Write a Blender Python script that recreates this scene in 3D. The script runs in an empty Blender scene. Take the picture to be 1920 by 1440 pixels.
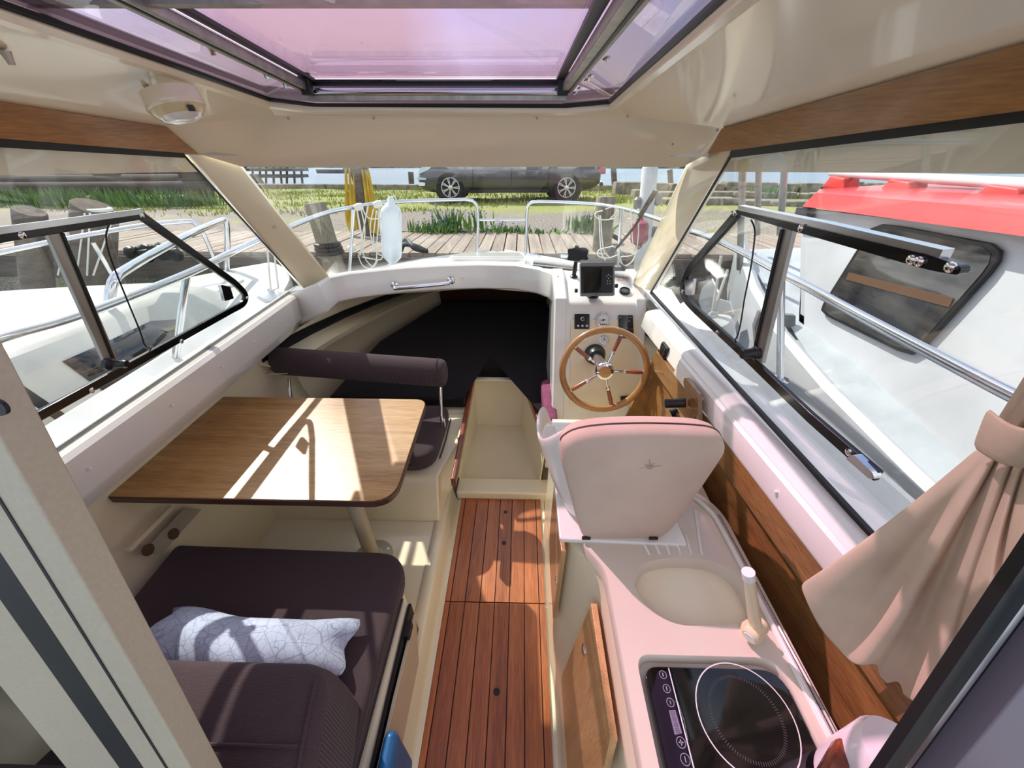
import bpy, bmesh, math, random
from mathutils import Vector, Matrix

# ------------------------------------------------------------------ camera, sky, sun, exposure
SC = bpy.context.scene
COL = SC.collection
random.seed(7)
F_PX = 721.0                       # focal length in pixels of the 1920 x 1440 frame
PITCH, YAW = math.radians(34.3), math.radians(1.30)
EYE = Vector((0, 0, 1.7))
cam_d = bpy.data.cameras.new('camera')
cam_d.sensor_width = 36.0
cam_d.lens = F_PX / 1920 * 36.0
cam_d.clip_start, cam_d.clip_end = 0.01, 500
cam = bpy.data.objects.new('camera', cam_d); COL.objects.link(cam)
cam.location = EYE
cam.rotation_euler = (math.pi/2 - PITCH, 0, YAW)
SC.camera = cam
CAM_M = cam.rotation_euler.to_matrix()

SUN_DIR = Vector((-0.70, 0.76, 1.0)).normalized()      # towards the sun
sun_d = bpy.data.lights.new('sun', 'SUN')
sun_d.energy, sun_d.angle, sun_d.color = 4.9, math.radians(0.6), (1.0, 0.95, 0.88)
sun_o = bpy.data.objects.new('sun', sun_d); COL.objects.link(sun_o)
sun_o.rotation_euler = SUN_DIR.to_track_quat('Z', 'Y').to_euler()

world = bpy.data.worlds.new('sky'); SC.world = world
world.use_nodes = True
wn, wl = world.node_tree.nodes, world.node_tree.links
wn.clear()
w_out = wn.new('ShaderNodeOutputWorld'); w_bg = wn.new('ShaderNodeBackground')
w_sky = wn.new('ShaderNodeTexSky'); w_sky.sky_type = 'NISHITA'; w_sky.sun_disc = False
w_sky.sun_elevation = math.asin(SUN_DIR.z); w_sky.sun_rotation = math.atan2(SUN_DIR.x, SUN_DIR.y)
w_sky.air_density, w_sky.dust_density = 1.0, 0.6
w_tc = wn.new('ShaderNodeTexCoord'); w_no = wn.new('ShaderNodeTexNoise')
w_no.inputs['Scale'].default_value, w_no.inputs['Detail'].default_value = 3.0, 7.0
w_cr = wn.new('ShaderNodeValToRGB')
w_cr.color_ramp.elements[0].position, w_cr.color_ramp.elements[1].position = 0.36, 0.60
w_hs = wn.new('ShaderNodeVectorMath'); w_hs.operation = 'SCALE'; w_hs.inputs['Scale'].default_value = 0.24
w_mx = wn.new('ShaderNodeMix'); w_mx.data_type = 'RGBA'
wl.new(w_tc.outputs['Generated'], w_no.inputs['Vector']); wl.new(w_no.outputs['Fac'], w_cr.inputs['Fac'])
wl.new(w_cr.outputs['Color'], w_mx.inputs['Factor'])
wl.new(w_sky.outputs['Color'], w_hs.inputs[0]); wl.new(w_hs.outputs['Vector'], w_mx.inputs['A'])
w_mx.inputs['B'].default_value = (1.12, 1.14, 1.18, 1)
wl.new(w_mx.outputs['Result'], w_bg.inputs['Color']); w_bg.inputs['Strength'].default_value = 1.0
wl.new(w_bg.outputs['Background'], w_out.inputs['Surface'])

SC.cycles.max_bounces = 8
SC.cycles.transparent_max_bounces = 16
SC.view_settings.view_transform = 'Standard'
SC.view_settings.look = 'None'
SC.view_settings.gamma = 1.0
SC.view_settings.use_curve_mapping = False
SC.view_settings.exposure = 0.30

# ------------------------------------------------------------------ measuring: a sight line met with a real plane
def ray(u, v):
    return CAM_M @ Vector(((u-960)/F_PX, -(v-720)/F_PX, -1.0))
def Py(u, v, y):
    d = ray(u, v); return EYE + d*((y-EYE.y)/d.y)
def Px(u, v, x):
    d = ray(u, v); return EYE + d*((x-EYE.x)/d.x)
def Pz(u, v, z):
    d = ray(u, v); return EYE + d*((z-EYE.z)/d.z)
class Plane:
    def __init__(s, a, b, c):
        s.p = Vector(a); s.n = (Vector(b)-s.p).cross(Vector(c)-s.p).normalized()
    def at(s, u, v, off=0.0):
        d = ray(u, v); return EYE + d*((s.p+s.n*off-EYE).dot(s.n)/d.dot(s.n))
    def drop(s, q, off=0.0):
        q = Vector(q); return q - s.n*((q-s.p).dot(s.n)) + s.n*off

# ------------------------------------------------------------------ mesh helpers
class MB:
    def __init__(s): s.v = []; s.f = []; s.m = []
    def add(s, vs, fs, mi=0):
        n = len(s.v); s.v += [Vector(p) for p in vs]
        s.f += [tuple(i+n for i in f) for f in fs]; s.m += [mi]*len(fs); return s
    def box(s, a, b, mi=0):
        x0,y0,z0 = a; x1,y1,z1 = b
        return s.add([(x0,y0,z0),(x1,y0,z0),(x1,y1,z0),(x0,y1,z0),(x0,y0,z1),(x1,y0,z1),(x1,y1,z1),(x0,y1,z1)],
                     [(0,3,2,1),(4,5,6,7),(0,1,5,4),(1,2,6,5),(2,3,7,6),(3,0,4,7)], mi)
    def obox(s, c, ax, ay, az, mi=0):
        c, ax, ay, az = map(Vector, (c, ax, ay, az)); vs = []
        for k in (-1, 1):
            for i, j in ((-1,-1),(1,-1),(1,1),(-1,1)): vs.append(c+ax*i+ay*j+az*k)
        return s.add(vs, [(0,3,2,1),(4,5,6,7),(0,1,5,4),(1,2,6,5),(2,3,7,6),(3,0,4,7)], mi)
    def prism(s, poly, vec, mi=0):
        n = len(poly); vec = Vector(vec); P = [Vector(p) for p in poly]
        return s.add(P+[p+vec for p in P], [tuple(range(n))[::-1], tuple(range(n, 2*n))]+[(i,(i+1)%n,n+(i+1)%n,n+i) for i in range(n)], mi)
    def loft(s, rings, closed=True, caps=True, loop=False, mi=0):
        n = len(rings[0]); vs = [p for r in rings for p in r]; fs = []
        m = len(rings)
        for a in range(m if loop else m-1):
            b = (a+1) % m
            for i in range(n if closed else n-1):
                j = (i+1) % n
                fs.append((a*n+i, a*n+j, b*n+j, b*n+i))
        if caps and closed and not loop: fs += [tuple(range(n))[::-1], tuple(range((m-1)*n, m*n))]
        return s.add(vs, fs, mi)
    def tube(s, pts, r, n=8, loop=False, mi=0):
        P = [Vector(p) for p in pts]; m = len(P); rr = r if isinstance(r, (list, tuple)) else [r]*m
        T = []
        for i in range(m):
            a = P[(i-1) % m] if (loop or i > 0) else P[i]; b = P[(i+1) % m] if (loop or i < m-1) else P[i]
            T.append((b-a).normalized())
        up = Vector((0,0,1)) if abs(T[0].z) < .9 else Vector((1,0,0))
        nrm = (up - T[0]*up.dot(T[0])).normalized(); rings = []
        for i in range(m):
            nrm = (nrm - T[i]*nrm.dot(T[i])).normalized(); bi = T[i].cross(nrm)
            rings.append([P[i]+(nrm*math.cos(2*math.pi*k/n)+bi*math.sin(2*math.pi*k/n))*rr[i] for k in range(n)])
        return s.loft(rings, True, True, loop, mi)
    def bar(s, pts, w, h, up=(0,0,1), mi=0, loop=False):
        """a flat bar swept along pts; w across, h along up"""
        P = [Vector(p) for p in pts]; up = Vector(up).normalized(); rings = []; m = len(P)
        for i in range(m):
            a = P[(i-1) % m] if (loop or i > 0) else P[i]; b = P[(i+1) % m] if (loop or i < m-1) else P[i]
            t = (b-a).normalized(); sd = t.cross(up).normalized(); k = 1.0
            if (loop or 0 < i < m-1):
                c = (P[i]-a).normalized().dot(t); k = 1/max(.5, c)
            u2 = sd.cross(t)
            rings.append([P[i]+sd*w/2*k+u2*h/2, P[i]-sd*w/2*k+u2*h/2, P[i]-sd*w/2*k-u2*h/2, P[i]+sd*w/2*k-u2*h/2])
        return s.loft(rings, True, True, loop, mi)
    def lathe(s, prof, o, axis=(0,0,1), n=24, mi=0, caps=True):
        o = Vector(o); q = Vector(axis).normalized().to_track_quat('Z', 'Y'); rings = []
        for r, h in prof:
            rings.append([o+q @ Vector((r*math.cos(2*math.pi*k/n), r*math.sin(2*math.pi*k/n), h)) for k in range(n)])
        return s.loft(rings, True, caps, False, mi)
    def cyl(s, a, b, r, r2=None, n=12, mi=0):
        return s.tube([a, b], [r, r if r2 is None else r2], n, False, mi)
    def grid(s, fn, nu, nv, mi=0):
        vs = [fn(i/nu, j/nv) for i in range(nu+1) for j in range(nv+1)]
        fs = [(i*(nv+1)+j, (i+1)*(nv+1)+j, (i+1)*(nv+1)+j+1, i*(nv+1)+j+1) for i in range(nu) for j in range(nv)]
        return s.add(vs, fs, mi)
    def build(s, name, mat, parent=None, bevel=0, seg=2, smooth=True, solid=0, off=0, sub=0, ang=40, fix=True):
        lo = Vector([min(p[i] for p in s.v) for i in range(3)]); hi = Vector([max(p[i] for p in s.v) for i in range(3)])
        c = Vector(((lo.x+hi.x)/2, (lo.y+hi.y)/2, lo.z))
        me = bpy.data.meshes.new(name)
        me.from_pydata([p-c for p in s.v], [], s.f)
        for mt in (mat if isinstance(mat, (list, tuple)) else [mat]): me.materials.append(mt)
        for p, mi in zip(me.polygons, s.m): p.material_index = mi
        if fix:
            bm = bmesh.new(); bm.from_mesh(me); bmesh.ops.recalc_face_normals(bm, faces=bm.faces); bm.to_mesh(me); bm.free()
        if smooth:
            me.polygons.foreach_set('use_smooth', [True]*len(me.polygons))
            if not sub: me.set_sharp_from_angle(angle=math.radians(ang))
        o = bpy.data.objects.new(name, me); COL.objects.link(o)
        place(o, c, parent)
        if solid:
            md = o.modifiers.new('thickness', 'SOLIDIFY'); md.thickness = solid; md.offset = off
        if bevel:
            md = o.modifiers.new('rounding', 'BEVEL'); md.width = bevel; md.segments = seg; md.limit_method = 'ANGLE'; md.angle_limit = math.radians(35)
            md.harden_normals = True
        if sub:
            md = o.modifiers.new('smooth', 'SUBSURF'); md.levels = md.render_levels = sub
        return o

WLOC = {}
def place(o, world_loc, parent=None):
    WLOC[o.name] = Vector(world_loc)
    if parent is None: o.location = world_loc
    else:
        o.parent = parent; o.location = Vector(world_loc)-WLOC[parent.name]
def tag(o, label=None, cat=None, group=None, kind=None):
    if label: o['label'] = label
    if cat: o['category'] = cat
    if group: o['group'] = group
    if kind: o['kind'] = kind
    return o
def thing(name, loc, label=None, cat=None, group=None, kind=None):
    o = bpy.data.objects.new(name, None); COL.objects.link(o); o.empty_display_size = .05
    place(o, Vector(loc)); return tag(o, label, cat, group, kind)
def copy_tree(o, loc=None, rotz=None, label=None, parent=None, scale=None):
    c = o.copy(); COL.objects.link(c)
    if parent is not None: c.parent = parent
    if loc is not None: c.location = loc; WLOC[c.name] = Vector(loc)
    if rotz is not None: c.rotation_euler = (0, 0, rotz)
    if scale is not None: c.scale = (scale,)*3 if not isinstance(scale, (tuple, list)) else scale
    if label: c['label'] = label
    for ch in o.children: copy_tree(ch, parent=c)
    return c
def arc(c, r, a0, a1, n, ax=(1,0,0), ay=(0,1,0)):
    c, ax, ay = Vector(c), Vector(ax), Vector(ay)
    return [c+ax*r*math.cos(a0+(a1-a0)*k/n)+ay*r*math.sin(a0+(a1-a0)*k/n) for k in range(n+1)]
def rounded(poly, r, n=5):
    """round the corners of a closed 3D polygon; r may be a list"""
    P = [Vector(p) for p in poly]; m = len(P); out = []
    for i in range(m):
        ri = r[i] if isinstance(r, (list, tuple)) else r
        if ri <= 0: out.append(P[i]); continue
        a, b, c = P[i-1], P[i], P[(i+1) % m]
        ri = min(ri, (a-b).length*.49, (c-b).length*.49)
        p, q = b+(a-b).normalized()*ri, b+(c-b).normalized()*ri
        for k in range(n+1):
            t = k/n; out.append(p*(1-t)**2+b*2*t*(1-t)+q*t*t)
    return out
def spline(pts, n=8, loop=False):
    P = [Vector(p) for p in pts]; m = len(P); out = []
    g = lambda i: P[i % m] if loop else P[max(0, min(m-1, i))]
    for i in range(m if loop else m-1):
        a, b, c, d = g(i-1), g(i), g(i+1), g(i+2)
        for k in range(n):
            t = k/n
            out.append(.5*((2*b)+(c-a)*t+(2*a-5*b+4*c-d)*t*t+(3*b-a-3*c+d)*t**3))
    if not loop: out.append(P[-1])
    return out
def lerp(a, b, t): return a+(b-a)*t

# ------------------------------------------------------------------ materials
def lin(c):
    f = lambda x: x/12.92 if x <= .04045 else ((x+.055)/1.055)**2.4
    return tuple(f(x/255) for x in c)+(1,)
class NT:
    def __init__(s, name):
        s.m = bpy.data.materials.new(name); s.m.use_nodes = True
        s.n, s.l = s.m.node_tree.nodes, s.m.node_tree.links
        s.b = s.n['Principled BSDF']; s.out = s.n['Material Output']
    def new(s, t, **kw):
        x = s.n.new(t)
        for k, v in kw.items():
            if k in x.inputs: x.inputs[k].default_value = v
            else: setattr(x, k, v)
        return x
    def link(s, a, b): s.l.new(a, b)
def mat(name, rgb, rough=.5, metal=0, coat=0, rgb2=None, scale=8, stretch=(1,1,1), detail=4, bump=0, bscale=200, bstretch=(1,1,1), spec=.5, ramp=(.35,.65), rvar=0, coord='Object', sheen=0):
    t = NT(name); b = t.b
    b.inputs['Base Color'].default_value = lin(rgb); b.inputs['Roughness'].default_value = rough
    b.inputs['Metallic'].default_value = metal; b.inputs['Coat Weight'].default_value = coat
    b.inputs['Coat Roughness'].default_value = .05; b.inputs['Specular IOR Level'].default_value = spec
    if sheen: b.inputs['Sheen Weight'].default_value = sheen
    tc = t.new('ShaderNodeTexCoord')
    if rgb2 is not None or rvar:
        mp = t.new('ShaderNodeMapping', Scale=stretch); t.link(tc.outputs[coord], mp.inputs['Vector'])
        no = t.new('ShaderNodeTexNoise', Scale=scale, Detail=detail); t.link(mp.outputs['Vector'], no.inputs['Vector'])
        if rgb2 is not None:
            cr = t.new('ShaderNodeValToRGB'); e = cr.color_ramp.elements
            e[0].position, e[1].position = ramp; e[0].color, e[1].color = lin(rgb), lin(rgb2)
            t.link(no.outputs['Fac'], cr.inputs['Fac']); t.link(cr.outputs['Color'], b.inputs['Base Color'])
        if rvar:
            mr = t.new('ShaderNodeMapRange'); mr.inputs['To Min'].default_value = rough-rvar; mr.inputs['To Max'].default_value = rough+rvar
            t.link(no.outputs['Fac'], mr.inputs['Value']); t.link(mr.outputs['Result'], b.inputs['Roughness'])
    if bump:
        mp = t.new('ShaderNodeMapping', Scale=bstretch); t.link(tc.outputs[coord], mp.inputs['Vector'])
        no = t.new('ShaderNodeTexNoise', Scale=bscale, Detail=3.0); t.link(mp.outputs['Vector'], no.inputs['Vector'])
        bp = t.new('ShaderNodeBump', Strength=bump, Distance=.01); t.link(no.outputs['Fac'], bp.inputs['Height']); t.link(bp.outputs['Normal'], b.inputs['Normal'])
    return t.m
def glass(name, tint=(1,1,1), ior=1.5, rough=0.0, haze=0.0, hazecol=(200,200,195), gloss=1.0):
    """thin pane: clear (sun passes through it) with a Fresnel mirror on both faces"""
    t = NT(name); t.n.remove(t.b)
    tr = t.new('ShaderNodeBsdfTransparent', Color=tuple(tint)+(1,)); gl = t.new('ShaderNodeBsdfGlossy', Roughness=rough, Color=(gloss, gloss, gloss, 1))
    fr = t.new('ShaderNodeFresnel'); mx = t.new('ShaderNodeMixShader')
    ge = t.new('ShaderNodeNewGeometry'); mi = t.new('ShaderNodeMapRange'); mi.inputs['To Min'].default_value = ior; mi.inputs['To Max'].default_value = 1/ior
    t.link(ge.outputs['Backfacing'], mi.inputs['Value']); t.link(mi.outputs['Result'], fr.inputs['IOR'])
    t.link(fr.outputs['Fac'], mx.inputs['Fac']); t.link(tr.outputs['BSDF'], mx.inputs[1]); t.link(gl.outputs['BSDF'], mx.inputs[2])
    res = mx.outputs['Shader']
    if haze:
        tc = t.new('ShaderNodeTexCoord'); no = t.new('ShaderNodeTexNoise', Scale=5.0, Detail=8.0); t.link(tc.outputs['Object'], no.inputs['Vector'])
        mr = t.new('ShaderNodeMapRange'); mr.inputs['From Min'].default_value = .4; mr.inputs['From Max'].default_value = .75; mr.inputs['To Max'].default_value = haze
        t.link(no.outputs['Fac'], mr.inputs['Value'])
        df = t.new('ShaderNodeBsdfDiffuse', Color=lin(hazecol)); m2 = t.new('ShaderNodeMixShader')
        t.link(mr.outputs['Result'], m2.inputs['Fac']); t.link(res, m2.inputs[1]); t.link(df.outputs['BSDF'], m2.inputs[2]); res = m2.outputs['Shader']
    t.link(res, t.out.inputs['Surface'])
    return t.m
def wood(name, dark, light, axis='X', scale=3.0, rough=.35, coat=.3, fine=70, bump=.05):
    """grain runs along axis"""
    t = NT(name); b = t.b
    tc = t.new('ShaderNodeTexCoord'); k = 'XYZ'.index(axis); st = [1, 1, 1]; st[k] = .045
    mp = t.new('ShaderNodeMapping', Scale=tuple(st)); t.link(tc.outputs['Object'], mp.inputs['Vector'])
    oi = t.new('ShaderNodeObjectInfo'); ad = t.new('ShaderNodeVectorMath', operation='ADD')
    sc = t.new('ShaderNodeVectorMath', operation='SCALE'); sc.inputs[0].default_value = (7.3, 5.1, 3.7); t.link(oi.outputs['Random'], sc.inputs['Scale'])
    t.link(mp.outputs['Vector'], ad.inputs[0]); t.link(sc.outputs['Vector'], ad.inputs[1])
    n1 = t.new('ShaderNodeTexNoise', Scale=scale*6, Detail=5.0, Roughness=.6); n2 = t.new('ShaderNodeTexNoise', Scale=fine*4, Detail=3.0)
    t.link(ad.outputs['Vector'], n1.inputs['Vector']); t.link(ad.outputs['Vector'], n2.inputs['Vector'])
    mx = t.new('ShaderNodeMix', data_type='FLOAT'); mx.inputs['Factor'].default_value = .45
    t.link(n1.outputs['Fac'], mx.inputs['A']); t.link(n2.outputs['Fac'], mx.inputs['B'])
    cr = t.new('ShaderNodeValToRGB'); e = cr.color_ramp.elements; e[0].position, e[1].position = .36, .64; e[0].color, e[1].color = lin(dark), lin(light)
    t.link(mx.outputs['Result'], cr.inputs['Fac'])
    hv = t.new('ShaderNodeHueSaturation'); mr = t.new('ShaderNodeMapRange'); mr.inputs['To Min'].default_value, mr.inputs['To Max'].default_value = .88, 1.12
    t.link(oi.outputs['Random'], mr.inputs['Value']); t.link(mr.outputs['Result'], hv.inputs['Value']); t.link(cr.outputs['Color'], hv.inputs['Color'])
    t.link(hv.outputs['Color'], b.inputs['Base Color'])
    b.inputs['Roughness'].default_value = rough; b.inputs['Coat Weight'].default_value = coat; b.inputs['Coat Roughness'].default_value = .12
    bp = t.new('ShaderNodeBump', Strength=bump, Distance=.01); t.link(n2.outputs['Fac'], bp.inputs['Height']); t.link(bp.outputs['Normal'], b.inputs['Normal'])
    return t.m
def weave(name, dark, light, scale=1300, rough=.95, bump=.35):
    t = NT(name); b = t.b; tc = t.new('ShaderNodeTexCoord')
    w1 = t.new('ShaderNodeTexWave', Scale=scale*.16, Distortion=1.2, bands_direction='X'); w1.inputs['Detail Scale'].default_value = 3
    w2 = t.new('ShaderNodeTexWave', Scale=scale*.16, Distortion=1.2, bands_direction='Y'); no = t.new('ShaderNodeTexNoise', Scale=scale, Detail=2.0)
    for w in (w1, w2, no): t.link(tc.outputs['Object'], w.inputs['Vector'])
    a = t.new('ShaderNodeMath', operation='MULTIPLY'); t.link(w1.outputs['Fac'], a.inputs[0]); t.link(w2.outputs['Fac'], a.inputs[1])
    m2 = t.new('ShaderNodeMix', data_type='FLOAT'); m2.inputs['Factor'].default_value = .5; t.link(a.outputs[0], m2.inputs['A']); t.link(no.outputs['Fac'], m2.inputs['B'])
    cr = t.new('ShaderNodeValToRGB'); e = cr.color_ramp.elements; e[0].position, e[1].position = .15, .7; e[0].color, e[1].color = lin(dark), lin(light)
    t.link(m2.outputs['Result'], cr.inputs['Fac']); t.link(cr.outputs['Color'], b.inputs['Base Color'])
    b.inputs['Roughness'].default_value = rough; b.inputs['Specular IOR Level'].default_value = .15; b.inputs['Sheen Weight'].default_value = .1
    bp = t.new('ShaderNodeBump', Strength=bump, Distance=.004); t.link(m2.outputs['Result'], bp.inputs['Height']); t.link(bp.outputs['Normal'], b.inputs['Normal'])
    return t.m
M = {}
M['gel_white'] = mat('gelcoat_white', (236,232,226), .22, coat=.5, rgb2=(226,222,214), scale=2, bump=.01, bscale=30)
M['gel_cream'] = mat('gelcoat_cream', (240,227,196), .25, coat=.5, rgb2=(234,219,186), scale=2, bump=.01, bscale=25)
M['gel_liner'] = mat('gelcoat_liner', (243,230,202), .2, coat=.6, rgb2=(240,225,195), scale=1.5, bump=.012, bscale=9)
M['deck'] = mat('deck_white', (228,229,228), .35, coat=.2, rgb2=(214,216,214), scale=3)
M['rubber'] = mat('black_rubber', (16,16,18), .45)
M['black_alu'] = mat('black_anodised', (14,14,16), .22, metal=.3, coat=.3)
M['black_plastic'] = mat('black_plastic', (20,20,22), .38)
M['alu'] = mat('brushed_aluminium', (176,172,164), .38, metal=.75, rgb2=(150,147,140), scale=30, stretch=(1,1,.05))
M['alu_bright'] = mat('polished_aluminium', (205,205,208), .18, metal=1)
M['chrome'] = mat('chrome', (225,226,230), .06, metal=1)
M['steel'] = mat('stainless_steel', (215,216,220), .12, metal=1)
M['teak'] = wood('teak', (132,70,34), (194,114,62), 'Y', 3, .38, .2)
M['oak'] = wood('oak_laminate', (138,98,54), (190,148,92), 'X', 3.0, .34, .2, 90)
M['walnut_edge'] = wood('dark_table_edge', (58,34,26), (92,56,40), 'X', 3, .4, .2)
M['wood_trim'] = wood('oak_trim', (132,88,44), (176,126,68), 'Y', 3, .35, .3)
M['wood_panel'] = wood('oak_panel', (104,70,38), (158,114,66), 'Y', 3, .28, .5)
M['mahogany'] = wood('mahogany', (92,36,16), (142,62,32), 'Y', 3, .3, .5)
M['wheel_wood'] = wood('wheel_wood', (150,102,52), (188,136,78), 'X', 2, .25, .6)
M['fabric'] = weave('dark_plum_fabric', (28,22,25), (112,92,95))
M['fabric_pink'] = weave('seat_cover', (196,168,160), (216,190,180), bump=.15)
M['glass'] = glass('clear_acrylic', (.97,.98,.97), 1.49, 0.0, .10)
M['glass_ws'] = glass('windscreen_glass', (.96,.98,.97), 1.5, 0.0, .05)
M['glass_hatch'] = glass('violet_hatch_glass', (.87,.69,.80), 1.5, 0.0, .02, (220,190,220))
M['glass_mauve'] = glass('mauve_hatch_glass', (.64,.55,.62), 1.5, 0.0, .06, (200,180,200))
M['screw'] = mat('screw_cap', (196,186,170), .35, metal=.3)
M['gel_worktop'] = mat('gelcoat_worktop', (214,201,184), .22, coat=.5, rgb2=(206,192,175), scale=2)
M['seat_cover'] = mat('seat_cover', (204,182,164), .8, rgb2=(192,168,150), scale=5, bump=.08, bscale=300)
M['curtain'] = mat('curtain_cloth', (206,184,160), .85, rgb2=(198,176,152), scale=20, bump=.05, bscale=500)
M['door_alu'] = mat('painted_aluminium', (184,174,152), .42, metal=.1, rgb2=(178,168,146), scale=200)
M['door_alu2'] = mat('mauve_aluminium', (116,104,114), .4, metal=.1)
M['oak_door'] = wood('oak_door', (168,126,80), (204,164,114), 'Z', 3, .3, .4)
M['fabric_berth'] = weave('cabin_shade_fabric', (13,10,12), (38,31,34))  # darker copy of the plum fabric, the cabin's shade put into its colour
# ================================================================== the cabin shell
GL = Plane(Pz(115,855,.982), Pz(560,545,.982), Py(370,288,1.48))
if GL.n.x < 0: GL.n = -GL.n
GR = Plane(Pz(1610,985,1.0), Pz(1240,590,1.0), Py(1330,287,1.38))
if GR.n.x > 0: GR.n = -GR.n
def ext(a, b, y):            # run the line a-b on to forward distance y
    t = (y-a.y)/(b.y-a.y); return a+(b-a)*t
Z_SILL = 1.00
LB0, LB1 = Pz(115,855,.982), Pz(560,545,.982)
RB0, RB1 = Pz(1610,985,Z_SILL), Pz(1240,590,Z_SILL)
WS_B = [Pz(u, v, 1.025) for u, v in ((612,521),(700,510),(800,500),(900,497),(1000,500),(1100,510),(1190,525))]
WS_T = [Py(455,312,1.62), Py(592,312,1.645), Py(730,312,1.66), Py(867,312,1.665), Py(1004,312,1.66), Py(1142,312,1.645), Py(1280,312,1.62)]

# ---- ceiling liner
TBL0, TTL0, TBL1, TTL1 = Py(370,288,1.46), Py(310,238,1.36), Px(0,258,-1.10), Px(0,190,-1.075)
TBR0, TTR0, TBR1, TTR1 = Py(1330,287,1.38), Py(1357,240,1.33), Px(1920,205,.60), Px(1920,80,.575)
YA = 0.06
RIM = [Px(0,20,-.83), Py(500,190,1.55), Py(590,201,1.565), Py(1060,203,1.565), Py(1150,195,1.55), Px(1380,0,.295)]
rim_l = [ext(RIM[1], RIM[0], y) for y in (YA, .5, .9, 1.25)]+[RIM[1]]
rim_r = [RIM[4]]+[ext(RIM[4], RIM[5], y) for y in (1.25, .9, .5, YA)]
ceil = thing('ceiling', (0,.8,1.6), kind='structure')
def cove(a, b, h, n=7):      # section from the trim up to the hatch rim
    out = []
    for k in range(n+1):
        t = k/n; p = lerp(a, b, t); p.z += h*math.sin(math.pi*t)**.8*.5; out.append(p)
    return out
C1, C2 = Py(515,217,1.60), Py(1180,217,1.60)
L1, L2 = Py(455,313,1.62), Py(1280,313,1.62)
mb = MB()
for side in (0, 1):
    A, B = (TTL0, TTL1) if side == 0 else (TTR0, TTR1)
    R0, R1 = (RIM[1], RIM[0]) if side == 0 else (RIM[4], RIM[5])
    rows = []
    for y in (A.y, 1.1, .9, .7, .5, .3, YA):
        rows.append(cove(ext(A, B, y), ext(R0, R1, min(1.55, y+(1.55-A.y)*(y-YA)/(A.y-YA))), .02*min(1,(A.y-y)*4)))
    mb.loft(rows, False, False)
front = [TTL0, C1, C2, TTR0]
seg = lambda P, n: [lerp(P[i], P[i+1], k/n) for i in range(len(P)-1) for k in range(n)]+[P[-1]]
mb.add([TTL0, C1, RIM[1]], [(0,1,2)]); mb.add([TTR0, C2, RIM[4]], [(0,2,1)])
mb.add([C1, C2, RIM[4], RIM[3], RIM[2], RIM[1]], [(0,1,2,3,4,5)])
mb.build('roof_liner', M['gel_liner'], ceil, ang=25)
mb = MB()

mb.add([TTL0, C1, C2, TTR0, TBR0, L2, L1, TBL0], [(1,2,5,6),(0,1,6),(0,6,7),(3,5,2),(3,4,5)])
mb.build('front_beam', M['gel_liner'], ceil, ang=80)
# rim lip that rolls up into the hatch opening, and its black seal
rim_path = rim_l[:-1]+rounded([rim_l[-1], RIM[2]], 0)+[RIM[3]]+rim_r
MB().tube([p+Vector((0,0,-.004)) for p in rim_path], .016, 8).build('rim_lip', M['gel_liner'], ceil)
inn = lambda p, d, dz: Vector((p.x+(d if p.x < -.27 else -d), p.y-(.012 if p.y > 1.4 else 0), p.z+dz))
MB().tube([inn(p, .016, .006) for p in rim_path], .007, 6).build('rim_seal', M['rubber'], ceil)
sk = lambda p, dx_, dz: Vector((p.x+dx_, p.y, p.z+dz))
mb = MB()
oL = [ext(TTL0, TTL1, YA), TTL0, Vector((L1.x+.10,1.70,1.66))]; oR = [Vector((L2.x-.10,1.70,1.66)), TTR0, ext(TTR0, TTR1, YA)]
oi = [rim_l[0], RIM[1], RIM[2], RIM[3], RIM[4], rim_r[-1]]
oi = [Vector((p.x+(-.02 if p.x < -.27 else .02), p.y+(.02 if p.y > 1.4 else 0), p.z+.045)) for p in oi]
oo = [sk(oL[0],-.07,.03), sk(oL[1],-.06,.03), sk(oL[2],-.02,.03), sk(oR[0],.02,.03), sk(oR[1],.06,.03), sk(oR[2],.07,.03)]
mb.add(oi+oo, [(0,1,7,6),(1,2,8,7),(2,3,9,8),(3,4,10,9),(4,5,11,10)])
dn = [sk(p,0,-.10) for p in oo]
mb.add(oo+dn, [(i,i+1,7+i,6+i) for i in range(5)])
mb.build('roof_skin', M['gel_white'], ceil, solid=.004)
# small screw caps on the liner
for u, v, y in ((540,222,1.59),(700,222,1.59),(1007,222,1.59),(1177,218,1.58),(1262,270,1.55),(1345,244,1.22)):
    p = Py(u, v, y); MB().lathe([(.0045,0),(.0045,.004),(.002,.006)], p+Vector((0,.004,0)), (0,-1,0), 8).build('screw_cap', M['screw'], ceil)
for u, v, x in ((8,95,-.93),(270,152,-.93)):
    p = Px(u, v, x); MB().lathe([(.009,0),(.006,.012),(.005,.02)], p, (0,0,-1), 8).build('screw_cap', M['screw'], ceil)
p = Py(1393,92,.95); MB().lathe([(.011,0),(.011,.006),(.005,.010),(.006,.03),(.009,.034)], p+Vector((0,0,.02)), (0,0,-1), 10).build('curtain_peg', M['gel_liner'], ceil)

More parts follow.
